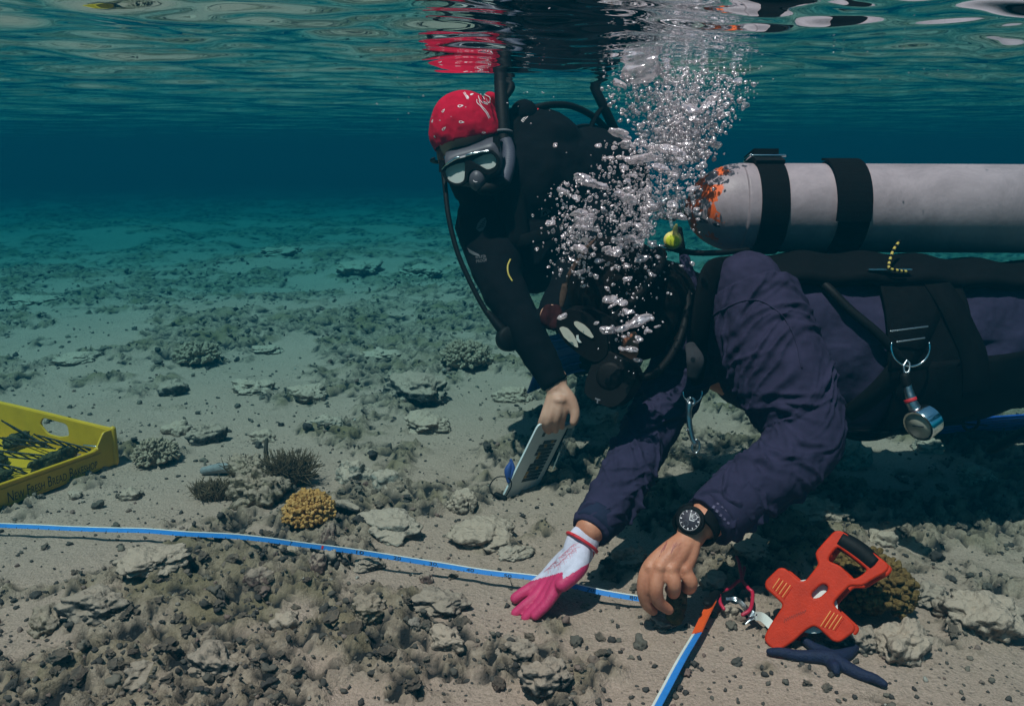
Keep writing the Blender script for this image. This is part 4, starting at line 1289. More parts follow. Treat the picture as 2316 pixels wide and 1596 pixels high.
    arc = [cast(sb, x, y, .002) for x, y in catmull(np.array([(1153, 588), (1147, 604), (1149, 622), (1157, 636)], float), 6)]
    mk('yellow_piping', tube(arc, .0022, 6, 1), MAT['yellowprint'], suit_o)
    return person, suit_o, hc, ax

REAR, SUIT, BHC, BAX = build_rear()

def build_bandana():
    hx, fw, up = BAX
    # cloth cap: upper part of a head-shaped shell cut along the brow, with a knot tail behind
    V, F_ = ico(6)
    r = np.array([.090, .106, .102])
    W = V * r
    W = W @ BAX + (BHC + up * .020)
    rel = W - CAM; dd = rel @ CF; ppx = 1157.5 + (rel @ CR) / dd * FOC; ppy = 798 - (rel @ CU) / dd * FOC
    fold = .0009 * np.sin(V[:, 2] * 26 + 5 * V[:, 0] + 3 * n3(V * 2)) * sstep(-.2, .6, V[:, 0] * 0 + (1 - np.abs(V[:, 2])))
    nrm = unit(1) if False else (V / r) @ BAX; nrm /= np.linalg.norm(nrm, axis=1)[:, None]
    W = W + nrm * (.0032 * n3(V * np.array([2.4, 2.4, 3.4])) + .0012 * n3(V * 9) * (V[:, 2] < .5))[:, None]
    loc = (W - BHC) @ BAX.T
    brow = -.010 - .022 * sstep(.0, -.09, loc[:, 1])
    keep = [f for f in F_ if all(loc[i, 2] > brow[i] - .008 * math.sin(3 + loc[i, 0] * 20) * 0 for i in f)]
    used = sorted({i for f in keep for i in f}); mp = {a: b for b, a in enumerate(used)}
    me = mesh_from('bandana', W[used], [[mp[i] for i in f] for f in keep])
    o = place('bandana', me, MAT['redcloth'], REAR)
    m = o.modifiers.new('s', 'SOLIDIFY'); m.thickness = .0025; m.offset = 1; bake(o)
    o.data.polygons.foreach_set('use_smooth', np.ones(len(o.data.polygons), bool))
    b = bvh_of(o)
    # paisley drops
    drops = [(288, 392, 30, -.9), (520, 328, 40, -.15), (296, 636, 36, -.8), (535, 547, 38, .1), (592, 765, 40, -.35), (838, 690, 30, .1), (138, 530, 24, -1.2), (172, 748, 20, .9), (620, 205, 26, .9), (675, 170, 26, -.3)]
    for zx, zy, L, a in drops:
        out, inn = [], []
        for t in np.linspace(0, 2 * math.pi, 20, endpoint=False):
            w = .40 * (1 - .75 * (math.cos(t) * .5 + .5) ** 1.2)
            x, y = math.cos(t) * L, math.sin(t) * L * w * 1.5
            X, Y = x * math.cos(a) - y * math.sin(a), x * math.sin(a) + y * math.cos(a)
            out.append(MB_(zx + X, zy + Y)); inn.append(MB_(zx - L * .2 * math.cos(a) + X * .45, zy - L * .2 * math.sin(a) + Y * .45))
        mk('paisley', decal([out], b, .0004, 1.9), MAT['white'], o)
        if L > 28: mk('paisley_core', decal([inn], b, .0009, 1.9), MAT['redcloth'], o)
    # scroll pattern of the corner
    def line(pts, w):
        pts = catmull(np.array(pts, float), 5); T = np.gradient(pts, axis=0); T /= np.linalg.norm(T, axis=1)[:, None]
        N = np.stack([-T[:, 1], T[:, 0]], 1) * w / 2
        return [[MB_(*(pts[i] + N[i])), MB_(*(pts[i + 1] + N[i + 1])), MB_(*(pts[i + 1] - N[i + 1])), MB_(*(pts[i] - N[i]))] for i in range(len(pts) - 1)]
    polys = []
    for L in ([(760, 190), (775, 240), (820, 285), (890, 310)], [(812, 225), (830, 270), (870, 285), (885, 305)], [(870, 215), (880, 260), (905, 290), (915, 240)], [(790, 160), (830, 215), (850, 240)],
              [(740, 240), (745, 285), (790, 330), (830, 380), (870, 430), (905, 500)], [(770, 250), (800, 320), (850, 375), (890, 430), (920, 490)], [(560, 150), (585, 190), (610, 235)], [(575, 140), (600, 185), (625, 240)],
              [(840, 165), (880, 190), (920, 215), (925, 290)]):
        polys += line(L, 9)
    mk('scroll_print', decal(polys, b, .0006, 1.9), MAT['white'], o)
    # knotted tail at the back of the head
    mk('bandana_knot', fuse([tube(px_path([(1112, 222, 1.99), (1128, 236, 2.0), (1128, 262, 2.0), (1116, 290, 1.99)]), [.022, .026, .022, .012], 14, 6, flat=.6)], .003, 2), MAT['redcloth'], o)

def build_rear_gear():
    hx, fw, up = BAX
    # --- mask
    n = unit(fw * .9 - ray(1065, 385) * .5)
    o = P(1066, 380, 1.868)
    pl = lambda z: plane_hit(*MB_(*z), o, n)
    mask = empty('dive_mask', P(1066, 420, 1.88))
    tag(mask, 'silver rimmed dive mask with grey lenses under the red bandana', 'mask')
    outer = catmull(np.array([(265, 1200), (340, 1120), (450, 1056), (690, 982), (900, 935), (965, 950), (1042, 1040), (1032, 1170), (960, 1240), (880, 1268), (800, 1228), (720, 1190), (660, 1205), (622, 1250), (606, 1340), (545, 1398), (440, 1408), (335, 1352), (282, 1262), (265, 1200)], float), 3)[:-1]
    lensL = catmull(np.array([(296, 1212), (340, 1158), (440, 1112), (560, 1088), (588, 1120), (586, 1230), (572, 1335), (520, 1378), (440, 1384), (355, 1345), (312, 1275), (296, 1212)], float), 3)[:-1]
    lensR = catmull(np.array([(650, 1076), (760, 1012), (905, 966), (960, 980), (1012, 1050), (1004, 1140), (940, 1186), (872, 1194), (790, 1150), (712, 1108), (650, 1076)], float), 3)[:-1]
    def loc2(ol):
        ex = unit(CR - n * np.dot(CR, n)); ey = np.cross(n, ex)
        return [(float(np.dot(pl(z) - o, ex)), float(np.dot(pl(z) - o, ey))) for z in ol], ex, ey
    A, ex, ey = loc2(outer); B, _, _ = loc2(lensL); C, _, _ = loc2(lensR)
    mk('mask_frame', plate([A, B, C], o - n * .006, ex, ey, .014, .0015), MAT['black'], mask, smooth=False)
    for L in (B, C):
        mk('lens', plate([L], o - n * .009, ex, ey, .003), MAT['lens'], mask, smooth=False)
    mk('chrome_rim', tube([pl(z) + n * .0025 for z in catmull(np.array([(272, 1190), (340, 1118), (450, 1050), (560, 1018), (690, 978), (820, 950), (905, 940)], float), 4)], [.0012] * 4 + [.0030] * 14 + [.002] * 7, 8, 1), MAT['chrome'], mask)
    mk('rim_clip', tube([pl(z) + n * .003 for z in ((440, 1050), (490, 1030))], .0034, 8, 2), MAT['chrome'], mask)
    mk('rim_clip', tube([pl(z) + n * .003 for z in ((610, 1000), (680, 978))], .0034, 8, 2), MAT['chrome'], mask)
    mk('rim_emblem', prism([pl(z) + n * .0045 for z in ((515, 1020), (590, 1000), (592, 1020), (517, 1042))], n, .001), MAT['white'], mask, smooth=False)
    # clear skirt: rings from the frame back to the face
    rings = []
    ctr = np.array([650.0, 1120.0])
    face = catmull(np.array([(255, 1060), (260, 930), (450, 850), (700, 790), (930, 720), (1010, 800), (1045, 960), (1060, 1130), (1010, 1260), (900, 1330), (780, 1440), (680, 1440), (560, 1420), (430, 1400), (320, 1350), (270, 1220), (255, 1060)], float), 4)[:-1]
    oc = catmull(np.array([(300, 1200), (350, 1130), (450, 1072), (690, 1000), (890, 950), (960, 970), (1030, 1040), (1025, 1160), (955, 1225), (900, 1255), (800, 1300), (700, 1320), (560, 1390), (440, 1395), (340, 1345), (290, 1262), (300, 1200)], float), 4)[:-1]
    k = len(face)
    fr = [pl(z) - n * .012 for z in oc]; mid = [pl((np.array(a) * .45 + np.array(b) * .55)) - n * .022 for a, b in zip(oc, face)]; bk = [pl(z) - n * .055 for z in face]
    V = np.array(fr + mid + bk); F_ = [[r_ * k + i, r_ * k + (i + 1) % k, (r_ + 1) * k + (i + 1) % k, (r_ + 1) * k + i] for r_ in range(2) for i in range(k)]
    sk = mk('mask_skirt', (V, F_), MAT['skirt'], mask); m = sk.modifiers.new('s', 'SOLIDIFY'); m.thickness = .003; bake(sk)
    mk('nose_pocket', fuse([ball(pl((740, 1335)) - n * .010, (.020, .020, .026), 3, np.array([ex, n, ey])), ball(pl((690, 1300)) - n * .016, (.013, .013, .018), 3, np.array([ex, n, ey]))], .0025, 3), MAT['skirt'], mask)
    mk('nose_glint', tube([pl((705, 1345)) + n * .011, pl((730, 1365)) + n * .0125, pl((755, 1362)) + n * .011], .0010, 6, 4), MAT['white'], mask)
    mk('mask_strap', tube([BHC + (up * -.030 + hx * (.096 * math.sin(a)) + fw * (.104 * math.cos(a))) for a in np.radians(np.linspace(62, 298, 30))], .007, 8, 1, flat=.5), MAT['black'], mask)
    mk('strap_buckle', box(pl((245, 1140)) - n * .02, [ex, ey, n], (.006, .014, .008)), MAT['black'], mask, smooth=False)
    mk('strap_buckle', box(pl((985, 830)) - n * .035, [ex, ey, n], (.008, .018, .008)), MAT['black'], mask, smooth=False)
    # --- snorkel
    s = empty('snorkel', P(1135, 420, 1.93))
    tag(s, 'black snorkel with a ribbed grey lower tube beside the bandana', 'snorkel')
    mk('upper_tube', tube(px_path([(1131, 150, 1.99), (1133, 200, 1.975), (1136, 262, 1.955), (1140, 330, 1.94)]), [.0165, .017, .017, .0165], 18, 8, cap='flat'), MAT['black'], s)
    mk('splash_top', tube(px_path([(1140, 185, 1.975), (1156, 196, 1.975), (1140, 228, 1.965)]), [.008, .010, .006], 10, 5), MAT['black'], s)
    rp = catmull(px_path([(1142, 318, 1.94), (1150, 345, 1.935), (1148, 380, 1.925), (1138, 412, 1.915)]), 18)
    rr = [.0165 + .0007 * (i % 2) for i in range(len(rp))]
    mk('ribbed_tube', tube(rp, rr, 18, 2, cap='flat'), M('ribbed grey hose', (.085, .09, .13), .55, var=.15), s)
    mk('mouthpiece', tube(px_path([(1138, 412, 1.915), (1112, 424, 1.895), (1090, 428, 1.885)]), [.017, .018, .014], 14, 6), MAT['black'], s)
    mk('snorkel_keeper', torus(P(1138, 300, 1.948), CU, .020, .004, 24, 8), MAT['greyprint'], s)
    # --- hoses of the vest and the shoulder dome
    v = empty('buoyancy_vest', P(1250, 560, 2.1))
    tag(v, 'black dive vest with looping hoses on the far diver', 'dive vest')
    mk('shoulder_dome', ball(P(1185, 258, 2.03), (.036, .034, .036), 3), MAT['neoprene'], v)
    mk('shoulder_pad', fuse([tube(px_path([(1170, 262, 2.02), (1150, 330, 1.985), (1150, 430, 1.965), (1170, 540, 1.96)]), [.03, .036, .04, .03], 14, 6, flat=.5, up=CF)], .004, 2), MAT['webbing'], v)
    mk('arched_hose', tube(px_path([(1198, 248, 2.03), (1240, 238, 2.05), (1290, 240, 2.08), (1338, 262, 2.12), (1372, 295, 2.16), (1395, 330, 2.2)]), .0088, 12, 8), MAT['black'], v)
    mk('raised_hose', tube(px_path([(1331, 158, 2.12), (1345, 200, 2.12), (1366, 245, 2.13), (1392, 300, 2.16)]), [.0115, .0125, .0125, .0125], 14, 8), MAT['black'], v)
    mk('hose_strap', tube(px_path([(1334, 292, 2.12), (1348, 262, 2.12), (1368, 236, 2.13)]), [.010, .012, .008], 10, 6, flat=.5), MAT['webbing'], v)
    mk('chest_strap', tube(px_path([(1130, 560, 1.975), (1200, 540, 1.945), (1280, 520, 1.98)]), [.014, .016, .014], 12, 8, flat=.3, up=CF), MAT['webbing'], v)
    # --- console hose and gauge
    g = empty('gauge_console', P(1150, 790, 1.90))
    tag(g, 'round black gauge console on a long hose beside the far diver', 'gauge')
    mk('console_hose', tube(px_path([(1000, 370, 1.955), (1006, 420, 1.93), (1014, 490, 1.91), (1034, 570, 1.90), (1064, 640, 1.895), (1096, 700, 1.89), (1118, 728, 1.888)]), .0062, 12, 10), MAT['black'], g)
    mk('hose_guard', tube(px_path([(1104, 708, 1.889), (1128, 738, 1.888), (1142, 752, 1.888)]), [.008, .0115, .012], 12, 5), MAT['black'], g)
    gn = unit(CF * .5 + CR * .8 - CU * .25)
    gnn = unit(-ray(1150, 766) + .45 * CR)
    mk('console_body', lathe(P(1150, 766, 1.888), gnn, [(-.016, 0), (-.016, .022), (-.010, .030), (.008, .030), (.013, .025), (.013, 0)], 32), MAT['black'], g)
    # --- slate
    T1, T2, B2, B1 = P(1217, 958, 1.850), P(1288, 956, 1.935), P(1212, 1107, 1.975), P(1135, 1126, 1.890)
    c = (T1 + T2 + B1 + B2) / 4
    ex = unit((T2 - T1) + (B2 - B1)); ey = (T1 - B1) + (T2 - B2); nz = unit(np.cross(ex, ey)); ey = unit(np.cross(nz, ex))
    if np.dot(nz, CF) > 0: nz = -nz
    Q = lambda p: (float(np.dot(p - c, ex)), float(np.dot(p - c, ey)))
    o2 = [Q(T1), Q(T2), Q(B2), Q(B1)]
    sl = empty('dive_slate', (B1 + B2) / 2)
    tag(sl, 'white underwater slate with a dark photo chart held above the sand', 'slate')
    mk('writing_board', plate([rounded(o2, .012)], c, ex, ey, .005, .001), MAT['slate'], sl, smooth=False)
    bq = lambda u, w: (1 - u) * (1 - w) * np.array(o2[0]) + u * (1 - w) * np.array(o2[1]) + u * w * np.array(o2[2]) + (1 - u) * w * np.array(o2[3])
    def quad(u0, w0, u1, w1, z):
        return [c + ex * q[0] + ey * q[1] + nz * z for q in (bq(u0, w0), bq(u1, w0), bq(u1, w1), bq(u0, w1))]
    g_ = np.random.default_rng(4)
    dark, orange, light = [], [], []
    for r in range(11):
        for cc in range(6):
            u0 = .33 + cc * .082; w0 = .23 + r * .053
            if (r in (4, 5) and cc == 0) or (r < 1 and cc < 1): continue
            q = prism(quad(u0, w0, u0 + .082 - .004, w0 + .050 - (.004 if cc < 5 else .01), .0030), nz, .0004)
            (orange if g_.random() < .2 else dark).append(q)
    mk('photo_chart', join(*dark), MAT['card'], sl, smooth=False)
    mk('photo_chart', join(*orange), MAT['orangetile'], sl, smooth=False)
    mk('printed_label', prism(quad(.26, .115, .34, .17, .0030), nz, .0004), MAT['card'], sl, smooth=False)
    mk('black_edge', prism(quad(.965, .02, .998, .9, .0030), nz, .0012), MAT['black'], sl, smooth=False)
    e2 = unit(ex * .9 - nz * .45)
    mk('clear_cover', box(c + ex * .115 + ey * .01 - nz * .018, [e2, ey, np.cross(e2, ey)], (.04, .085, .0015)), MAT['clearsheet'], sl, smooth=False)
    mk('bulldog_clip', fix_mesh(prism([T2 + nz * .01 + ex * a + ey * b for a, b in ((-.045, .0), (-.012, .014), (-.004, .010), (-.008, -.004))], nz, .008)), MAT['steel'], sl, smooth=False)
    cl = empty('bungee_loop', B1)
    tag(cl, 'black elastic loop through the lower corner of the white slate', 'cord loop')
    lp = catmull(np.array([P(x, y, d) for x, y, d in ((1145, 1120, 1.875), (1156, 1098, 1.870), (1153, 1083, 1.872), (1138, 1077, 1.88), (1121, 1080, 1.885), (1109, 1094, 1.885), (1108, 1108, 1.88), (1116, 1118, 1.878), (1127, 1122, 1.875))]), 6)
    mk('elastic_cord', tube(lp, .0014, 8, 1), MAT['black'], cl)
    mk('cord_stop', tube([P(1122, 1118, 1.876), P(1140, 1127, 1.874)], [.0065, .0075], 12, 4), MAT['black'], cl)
    bc = mk('pencil_cord', join(tube(px_path([(1150, 1088, 1.88), (1148, 1064, 1.88), (1154, 1046, 1.882)]), [.005, .0085, .004], 10, 6), tube(px_path([(1152, 1084, 1.88), (1160, 1060, 1.88), (1155, 1040, 1.882)]), [.004, .005, .0035], 8, 6)), MAT['bluecord'])
    tag(bc, 'blue cord knotted behind the slate edge above the loop', 'cord')

def fin(name, pts, w, label, group=None):
    """blade running along pts, ribbed, with a foot pocket at its near end"""
    r = empty(name, pts[0])
    tag(r, label, 'fin', group)
    return r

def build_fins():
    # far diver's fins, resting just over the bed behind the near diver's mask
    for i, (pts, wd, lab) in enumerate((([P(1372, 800, 2.62), P(1300, 800, 2.50), P(1215, 826, 2.36)], .20, 'blue ribbed fin lying behind the near diver mask'),
                                        ([P(2400, 950, 2.35), P(2270, 955, 2.30), P(2095, 972, 2.22)], .22, 'blue fin trailing at the right edge of the frame'))):
        r = empty('swim_fin', pts[1]); tag(r, lab, 'fin')
        path = catmull(np.array(pts), 10)
        Wd = unit(CU * .72 - CF * .75) if i == 0 else unit(CU * .30 - CF * .95)
        k = len(path); w = np.linspace(.62, 1.0, k) * wd
        mk('fin_blade', ribbon(path, Wd, w, .006), MAT['finblue'], r)
        T = np.gradient(path, axis=0); T /= np.linalg.norm(T, axis=1)[:, None]
        nrm = unit(np.cross(T[k // 2], Wd));
        if np.dot(nrm, CF) > 0: nrm = -nrm
        for q in (-.48, -.24, 0, .24, .48):
            mk('fin_rib', tube(path + Wd * (w[:, None] * q) + nrm * .004, .006 if abs(q) > .4 else .0042, 8, 1), MAT['finblue'], r)
        mk('foot_pocket', ball(pts[0], (.10, .07, .05), 3), MAT['black'], r)
    st = tube([P(2246, 1015, 1.78), P(2290, 992, 1.78), P(2360, 955, 1.80)], [.020, .022, .024], 14, 6, flat=.45, up=CU)
    o = mk('fin_strap', st, MAT['black']); tag(o, 'thick black strap end poking in at the right edge', 'strap')

build_bandana(); build_rear_gear(); build_fins()

# ------------------------------------------------------------------ tape, reel, crate, corals, rocks
Z5 = zc(2200 * .66294, 1700 * .66294, .4431 * .66294)      # crop with the reel

def build_tape():
    # the long blue tape pulled tight just over the bed
    row = [(-60, 1184), (0, 1187), (80, 1190), (160, 1194), (250, 1197), (330, 1199), (420, 1206), (520, 1211), (600, 1219), (680, 1230), (760, 1240), (830, 1250), (900, 1261), (1000, 1277), (1100, 1293), (1215, 1306), (1290, 1322), (1370, 1340), (1455, 1354)]
    pts = []
    for x, y in row:
        p = F(x, y + 9); d = depth_of(p) - .045
        pts.append(P(x, y, min(d, 1.55 + .05) if x > 1200 else d))
    d0 = [depth_of(p) for p in pts]
    ds = np.convolve(np.pad(d0, 2, mode='edge'), np.ones(5) / 5, 'valid')
    pts = np.array([P(x, y, d) for (x, y), d in zip(row, ds)])
    path = catmull(pts, 10)
    wd = unit(np.array([0, .42, .90]))
    t = empty('measuring_tape', pts[len(pts) // 2])
    tag(t, 'long blue measuring tape stretched across the sand to the bare hand', 'measuring tape')
    tw = np.array([unit(wd + .20 * math.sin(i * .05) * CF) for i in range(len(path))])
    mk('tape_band', ribbon(path, tw, .0100, .0007), MAT['tape'], t, smooth=False)
    mk('tape_edge', ribbon(path + tw * .0043 - CF * .0006, tw, .0018, .0004), MAT['tapewhite'], t, smooth=False)
    b = bvh_of(bpy.data.objects['tape_band'])
    for s, x, y in (('7', 655, 1226), ('90', 740, 1237), ('1', 726, 1236), ('10', 805, 1247), ('20', 889, 1260), ('30', 970, 1273), ('40', 1054, 1287), ('50', 1139, 1300), ('70', 1326, 1332), ('80', 1423, 1349)):
        if s == '90': continue
        mk('tape_numeral', text_on(s, (x, y + 3.6), (x + 7.5 * len(s) + (2 if len(s) > 1 else -3), y + 3.6 + 1.2 * len(s)), 7.5, b, .0007, d=1.5), MAT['redtrim'] if s == '1' else MAT['ink'], t, smooth=False)
    # ticks
    tk = []
    for i in range(6, len(path) - 1, 3):
        u = unit(path[i + 1] - path[i]); nn = unit(np.cross(u, tw[i]));
        if np.dot(nn, CF) > 0: nn = -nn
        tk.append(box(path[i] - tw[i] * .0042 + nn * .0006, [u, tw[i], nn], (.0006, .0016 if i % 2 else .0011, .0002)))
    mk('tape_ticks', join(*tk), MAT['ink'], t, smooth=False); bpy.data.objects['tape_ticks']['kind'] = 'stuff'
    # the free end lying towards the camera
    a, bq = F(*Z5(515, 900), .030), F(*Z5(395, 1125), .020)
    c = F(*Z5(130, 1590), .016); e = F(*Z5(30, 1770), .014)
    mid = F(*Z5(270, 1340), .020)
    en = empty('tape_end', a)
    tag(en, 'blue and white tape end with an orange leader pointing at the camera', 'measuring tape')
    p1 = catmull(np.array([bq, mid, c, e]), 8)
    wd2 = unit(np.array([.80, .34, .36])); nr = unit(np.cross(unit(e - bq), wd2))
    if nr[2] < 0: nr = -nr
    mk('tape_band', ribbon(p1, wd2, .0175, .0012), MAT['tape'], en, smooth=False)
    w3 = unit(wd2 - nr * 0)
    T3 = unit(e - bq); w3 = unit(w3 - T3 * np.dot(w3, T3))
    mk('tape_edge', ribbon(p1 - w3 * .0063 + nr * .0012, w3, .0048, .0008), MAT['tapewhite'], en, smooth=False)
    p2 = catmull(np.array([a, (a + bq) / 2 + nr * .001, bq + nr * .0008]), 6)
    mk('orange_leader', ribbon(p2, w3, [.013] + [.0175] * (len(p2) - 1), .0026), MAT['orangetrim'], en, smooth=False)
    hk = [F(*Z5(470, 945), .034), F(*Z5(510, 900), .036), F(*Z5(545, 870), .036)]
    mk('end_hook', tube(hk, [.0085, .0085, .006], 12, 4, flat=.55), MAT['black'], en)
    # red coated clip with its dark spring knot, and the thin steel strip beside it
    cl = empty('red_clip', F(*Z5(600, 850), .02))
    tag(cl, 'red coated wire clip with forked tip beside the orange tape end', 'clip')
    q = lambda zx, zy, l=.03: F(*Z5(zx, zy), l)
    mk('clip_arm', tube([q(560, 840), q(640, 810), q(700, 765, .032), q(738, 715, .034)], .0030, 10, 8), MAT['rednylon'], cl)
    mk('clip_arm', tube([q(738, 715, .034), q(790, 770, .032), q(818, 850, .03), q(805, 935, .026), q(745, 985, .022)], .0032, 10, 8), MAT['rednylon'], cl)
    mk('fork_tip', tube([q(738, 715, .034), q(710, 690, .035), q(688, 668, .036)], .0028, 8, 5), MAT['rednylon'], cl)
    mk('fork_tip', tube([q(738, 715, .034), q(752, 688, .035), q(755, 660, .036)], .0028, 8, 5), MAT['rednylon'], cl)
    mk('red_hook', tube([q(565, 860, .028), q(572, 900, .024), q(600, 930, .02)], .003, 8, 6), MAT['rednylon'], cl)
    mk('clip_joint', fuse([ball(q(550, 842, .028), (.008, .007, .006), 3), ball(q(525, 862, .024), (.006, .006, .005), 3), tube([q(505, 838, .030), q(585, 832, .032)], .0040, 10, 4)], .0018, 2), MAT['black'], cl)
    st = empty('steel_strip', F(*Z5(760, 950), .01))
    tag(st, 'thin bluish steel strip with a rivet running under the orange reel', 'metal strip')
    s1 = [q(615, 868, .024), q(700, 910, .022), q(775, 948, .020), q(835, 985, .018)]
    mk('strip_blade', ribbon(catmull(np.array(s1), 6), unit([.2, .6, .7]), np.linspace(.004, .014, 19), .0012), MAT['steel'], st, smooth=False)
    s2 = [q(840, 985, .020), q(900, 1025, .018), q(990, 1100, .014)]
    mk('strip_tongue', ribbon(catmull(np.array(s2), 6), unit([.2, .6, .7]), .014, .0016), MAT['tapewhite'], st, smooth=False)
    mk('rivet', ball(q(858, 1000, .024), .0032, 2), MAT['chrome'], st)
    mk('strip_tip', tube([q(768, 1020, .014), q(800, 1005, .018), q(835, 990, .018)], [.002, .0045, .005], 8, 4, flat=.5), MAT['steel'], st)

def build_reel():
    tip = F(*Z5(1010, 1165), .004); d = depth_of(tip)
    o = P(*Z5(1270, 830), d + .01)
    n = unit(-ray(*Z5(1270, 830)) + .10 * CU - .05 * CR)
    ex = unit(CR - n * np.dot(CR, n)); ey = np.cross(n, ex)
    def loc(z):
        p = plane_hit(*Z5(*z), o, n) - o
        return (float(np.dot(p, ex)), float(np.dot(p, ey)))
    out = [(1490, 262), (1522, 272), (1660, 360), (1800, 468), (1868, 522), (1835, 560), (1740, 610), (1665, 660), (1590, 655), (1560, 662), (1500, 720), (1446, 780), (1436, 815), (1460, 850), (1540, 925), (1605, 985), (1590, 1020), (1492, 1090), (1452, 1086), (1345, 985), (1300, 962), (1238, 990), (1135, 1085), (1012, 1165), (928, 1085), (960, 1010), (1015, 925), (1068, 845), (1072, 805), (1010, 745), (937, 680), (942, 640), (1036, 548), (1070, 548), (1155, 620), (1196, 655), (1245, 645), (1300, 578), (1348, 515), (1342, 480), (1322, 425), (1390, 345), (1462, 268)]
    hole = [(1478, 352), (1430, 405), (1398, 455), (1402, 490), (1440, 508), (1492, 528), (1545, 580), (1582, 628), (1625, 632), (1680, 600), (1735, 550), (1620, 455)]
    slot = [(1345, 648), (1390, 642), (1424, 672), (1420, 715), (1350, 778), (1290, 785), (1262, 752), (1272, 715)]
    A = rounded([loc(z) for z in out], .006, 3); B = rounded([loc(z) for z in hole], .008, 3); C = rounded([loc(z) for z in slot], .006, 3)
    r = empty('tape_reel', tip)
    tag(r, 'orange cross shaped tape reel with a black grip leaning on the coral', 'tape reel')
    mk('front_frame', plate([A, B, C], o, ex, ey, .012, .003, 2), MAT['orange'], r, sharp=40)
    back = o - n * .036 + ex * .006
    D = rounded([loc(z) for z in out], .006, 3)
    mk('back_frame', plate([D, B, C], back, ex, ey, .010, .003, 2), MAT['orange'], r, sharp=40)
    for z in ((1400, 420), (1790, 545), (1000, 640), (1030, 1100), (1530, 1010)):
        p = o + ex * loc(z)[0] + ey * loc(z)[1]
        mk('spacer_post', tube([p, p - n * .036 + ex * .006], .0075, 12, 2, cap='flat'), MAT['orange'], r)
    def strip(z, h=.0004): return [o + n * (.006 + h) + ex * loc(q)[0] + ey * loc(q)[1] for q in z]
    # black grip: a padded sleeve round the top bar
    a = np.array(loc((1500, 312))); b = np.array(loc((1765, 505)))
    pa, pb = o + ex * a[0] + ey * a[1] - n * .004, o + ex * b[0] + ey * b[1] - n * .004
    m = (pa + pb) / 2 + unit(np.cross(n, pb - pa)) * .0025
    mk('black_grip', tube([pa, m, pb], [.0150, .0158, .0150], 22, 8, cap='flat', up=n, flat=.9), MAT['black'], r)
    # moulded ridges on the side arms
    for s, e, k, wz in (((1035, 640), (1135, 735), 8, 62), ((1420, 1000), (1520, 895), 8, -1)):
        for i in range(k):
            f = i / (k - 1)
            if wz > 0:
                c0_ = np.array([1010 + f * 92, 655 + f * 70]); dirv = unit([.62, -.9]); L = 44 + 10 * f
            else:
                c0_ = np.array([1390 + f * 105, 945 + f * 40 - 20]); dirv = unit([.55, -.84]); L = 68 - 12 * f
            p0, p1 = c0_ - dirv * L, c0_ + dirv * L
            mk('grip_ridge', tube(strip([p0, p1], .0002), .0010, 6, 1), MAT['orangelight'] if i % 2 == 0 else MAT['orange'], r)
    # worn hand-written mark
    w = []
    for zx in range(1075, 1230, 17):
        zy = 940 - (zx - 1075) * .42
        w.append(prism(strip([(zx - 6, zy + 12), (zx + 4, zy - 20), (zx + 8, zy - 20), (zx - 2, zy + 12)]), n, .0003))
        w.append(prism(strip([(zx + 3, zy - 18), (zx + 14, zy - 10), (zx + 12, zy - 6), (zx + 2, zy - 14)]), n, .0003))
    mk('worn_lettering', join(*w), M('rubbed dark print', (.30, .022, .006), .6, var=.1), r, smooth=False)
    # spool
    cz = loc((1268, 822)); sc = o + ex * cz[0] + ey * cz[1] - n * .008
    R_ = .0405
    sp = mk('spool', lathe(sc, -n, [(0, .0), (0, R_), (.002, R_), (.0024, R_ * .93), (.015, R_ * .93), (.0154, R_), (.017, R_), (.017, 0)], 56), MAT['spool'], r, sharp=30)
    mk('wound_tape', lathe(sc - n * .003, -n, [(0, R_ * .97), (.011, R_ * .97)], 56), MAT['tape'], sp)
    tp = [sc - n * .014 + ey * -.03 + ex * .02, o - n * .026 + ex * loc((1500, 830))[0] + ey * loc((1500, 830))[1], o - n * .03 + ex * loc((1495, 770))[0] + ey * loc((1495, 770))[1]]
    mk('crank_handle', tube([back - n * .008, back - n * .022], [.014, .010], 16, 3), MAT['black'], r)

